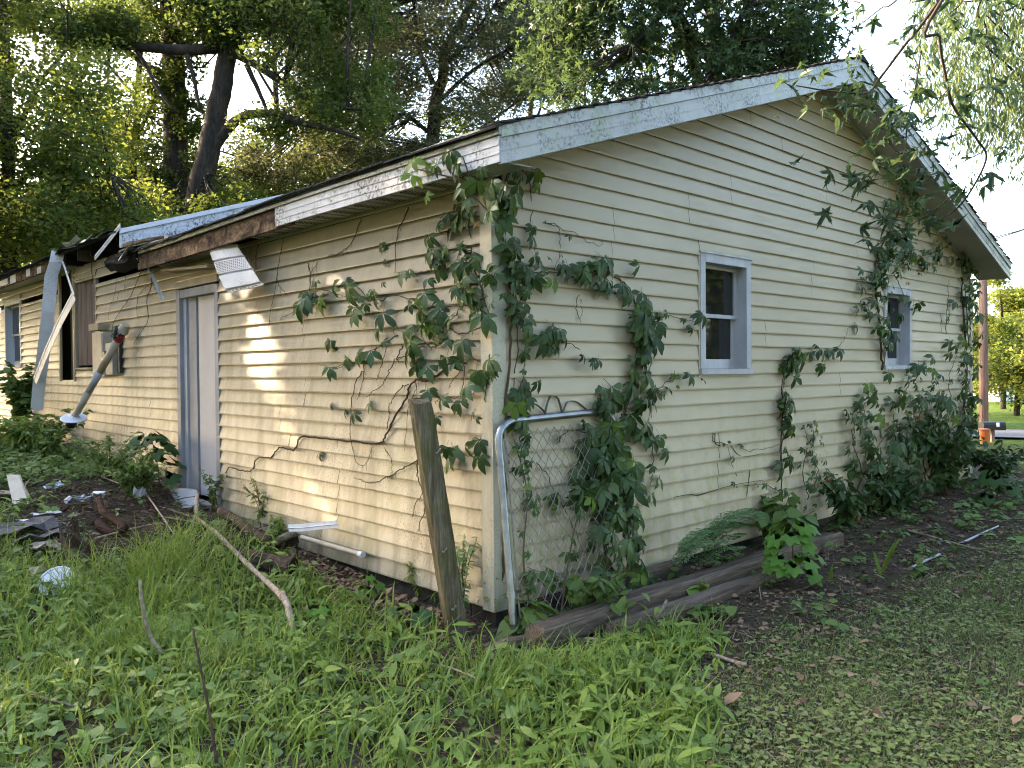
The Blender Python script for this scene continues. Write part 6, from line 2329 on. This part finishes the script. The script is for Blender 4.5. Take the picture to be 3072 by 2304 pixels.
rough_tree('broad shade tree left of the picture beside the yard', (-7.6, 14.5), 13.5, 4.6, 22000, 't_dark', 1, .30, 1.2, 95, 1.1)
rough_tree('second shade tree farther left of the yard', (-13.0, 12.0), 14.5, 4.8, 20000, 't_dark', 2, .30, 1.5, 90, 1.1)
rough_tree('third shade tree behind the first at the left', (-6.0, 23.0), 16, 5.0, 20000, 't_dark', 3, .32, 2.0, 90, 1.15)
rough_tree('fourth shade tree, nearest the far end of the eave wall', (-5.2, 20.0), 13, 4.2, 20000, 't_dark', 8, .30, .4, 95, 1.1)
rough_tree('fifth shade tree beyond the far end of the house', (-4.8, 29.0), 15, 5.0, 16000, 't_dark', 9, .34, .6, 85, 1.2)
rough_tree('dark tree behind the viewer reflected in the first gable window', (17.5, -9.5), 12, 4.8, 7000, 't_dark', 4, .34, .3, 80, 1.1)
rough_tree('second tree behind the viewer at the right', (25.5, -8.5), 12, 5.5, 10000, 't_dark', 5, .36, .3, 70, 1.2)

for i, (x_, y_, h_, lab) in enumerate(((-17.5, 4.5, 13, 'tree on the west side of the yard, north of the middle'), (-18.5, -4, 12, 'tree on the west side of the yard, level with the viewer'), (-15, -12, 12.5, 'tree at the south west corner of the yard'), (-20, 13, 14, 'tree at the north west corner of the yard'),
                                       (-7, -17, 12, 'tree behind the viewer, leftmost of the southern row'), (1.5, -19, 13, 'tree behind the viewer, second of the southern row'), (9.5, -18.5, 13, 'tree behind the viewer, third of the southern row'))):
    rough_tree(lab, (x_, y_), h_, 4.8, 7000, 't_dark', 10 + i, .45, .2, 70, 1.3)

# ================================================================== FAR RIGHT
def rx(px, D, z=None):
    p = at(px, 1100, D=D)
    return (p[0], p[1], float(gz(p[0], p[1])))


# utility pole with its wires
pb_ = Vector(rx(2951, 21.5))
t = thing('utility_pole', 'brown wooden utility pole beyond the far house corner', 'pole', tuple(pb_))
zt = at(2946, 668, D=21.5)[2]
MB().tube([pb_ - Vector((0, 0, .3)), pb_ + Vector((0, 0, 1.5)), Vector((pb_.x - .04, pb_.y + .02, zt))], [.118, .115, .10], 14).build('shaft', MT['poly'], t, True)
MB().box((pb_.x, pb_.y - .15, at(2951, 715, D=21.5)[2]), (.06, .06, .12)).build('bracket', MT['steel'], t)
for i, (y0, y1) in enumerate(((722, 690), (716, 700))):
    a_ = Vector(at(2962, y0, D=21.4))
    b_ = Vector(at(3400, y1 - 150, D=16))
    P = [a_.lerp(b_, f) - Vector((0, 0, .5 * f * (1 - f))) for f in np.linspace(0, 1, 12)]
    tag(MB().tube(P, .014, 5).build('overhead_wire', MT['black']), ['upper', 'lower'][i] + ' black overhead wire running from the pole to the right', 'wire')
# mailbox
mbp = Vector(rx(2978, 17.5))
t = thing('mailbox', 'black mailbox with a white flag in front of the pole', 'mailbox', tuple(mbp))
zc = at(2978, 1278, D=17.5)[2]
MB().tube([mbp - Vector((0, 0, .2)), (mbp.x, mbp.y, zc - .08)], .045, 8).build('post', MT['poly'], t)
prof = [(-.09, -.09), (.09, -.09), (.09, .03), (.06, .08), (0, .10), (-.06, .08), (-.09, .03)]
ax = Vector((RT[0], RT[1], 0)).normalized()
ay = Vector((FW[0], FW[1], 0)).normalized()
c0 = Vector((mbp.x, mbp.y, zc))
MB().loft([[c0 + ax * s_ + ay * u_ + Vector((0, 0, v_)) for u_, v_ in prof] for s_ in (-.24, .24)]).build('box', MT['black'], t)
MB().box(c0 + ax * .06 - ay * .105 + Vector((0, 0, .03)), (.07, .05, .09)).build('flag', MT['plasticw'], t)
ob = Vector(rx(2954, 16.8))
zo = at(2954, 1305, D=16.8)[2]
t = thing('orange_bin', 'small orange tub below the black mailbox', 'tub', (ob.x, ob.y, zo - .12))
MB().tube([(ob.x, ob.y, ob.z - .02), (ob.x, ob.y, zo + .10)], [.08, .10], 14).build('tub', MT['orange'], t)
MB().tube([(ob.x, ob.y, zo + .10), (ob.x, ob.y, zo + .125)], [.11, .11], 14).build('rim', MT['orange'], t)
# pale outbuilding behind the pole
hb = Vector(rx(2935, 46))
t = thing('outbuilding', 'small white outbuilding behind the utility pole', 'building', tuple(hb))
MB().box(hb + Vector((0, 0, 1.0)), (3.2, 3.0, 2.4)).build('wall', MT['wall_white'], t)
MB().loft([[hb + Vector((-1.8, y_, 2.1)), hb + Vector((1.8, y_, 2.1)), hb + Vector((0, y_, 3.0))] for y_ in (-1.7, 1.7)]).build('roof', MT['drip'], t)
MB().box(hb + Vector((-1.61, -.4, .75)), (.04, .9, 1.7)).build('door', MT['winpaint'], t)
# sunlit shrubs and trees
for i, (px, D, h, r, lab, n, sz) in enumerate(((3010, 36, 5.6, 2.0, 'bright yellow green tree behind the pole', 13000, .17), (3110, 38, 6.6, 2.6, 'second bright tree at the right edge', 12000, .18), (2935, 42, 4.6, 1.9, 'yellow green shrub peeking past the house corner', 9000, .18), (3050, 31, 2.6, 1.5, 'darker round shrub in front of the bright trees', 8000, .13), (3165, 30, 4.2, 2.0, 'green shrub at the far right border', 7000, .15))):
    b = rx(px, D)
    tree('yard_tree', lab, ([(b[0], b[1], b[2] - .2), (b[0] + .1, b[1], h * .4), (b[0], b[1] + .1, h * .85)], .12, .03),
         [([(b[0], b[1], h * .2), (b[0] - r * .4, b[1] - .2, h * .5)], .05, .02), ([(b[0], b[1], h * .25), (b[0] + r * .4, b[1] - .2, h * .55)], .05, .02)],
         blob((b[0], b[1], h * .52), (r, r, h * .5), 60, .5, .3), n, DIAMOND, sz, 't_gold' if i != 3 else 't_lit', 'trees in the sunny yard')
# backdrop wood far off
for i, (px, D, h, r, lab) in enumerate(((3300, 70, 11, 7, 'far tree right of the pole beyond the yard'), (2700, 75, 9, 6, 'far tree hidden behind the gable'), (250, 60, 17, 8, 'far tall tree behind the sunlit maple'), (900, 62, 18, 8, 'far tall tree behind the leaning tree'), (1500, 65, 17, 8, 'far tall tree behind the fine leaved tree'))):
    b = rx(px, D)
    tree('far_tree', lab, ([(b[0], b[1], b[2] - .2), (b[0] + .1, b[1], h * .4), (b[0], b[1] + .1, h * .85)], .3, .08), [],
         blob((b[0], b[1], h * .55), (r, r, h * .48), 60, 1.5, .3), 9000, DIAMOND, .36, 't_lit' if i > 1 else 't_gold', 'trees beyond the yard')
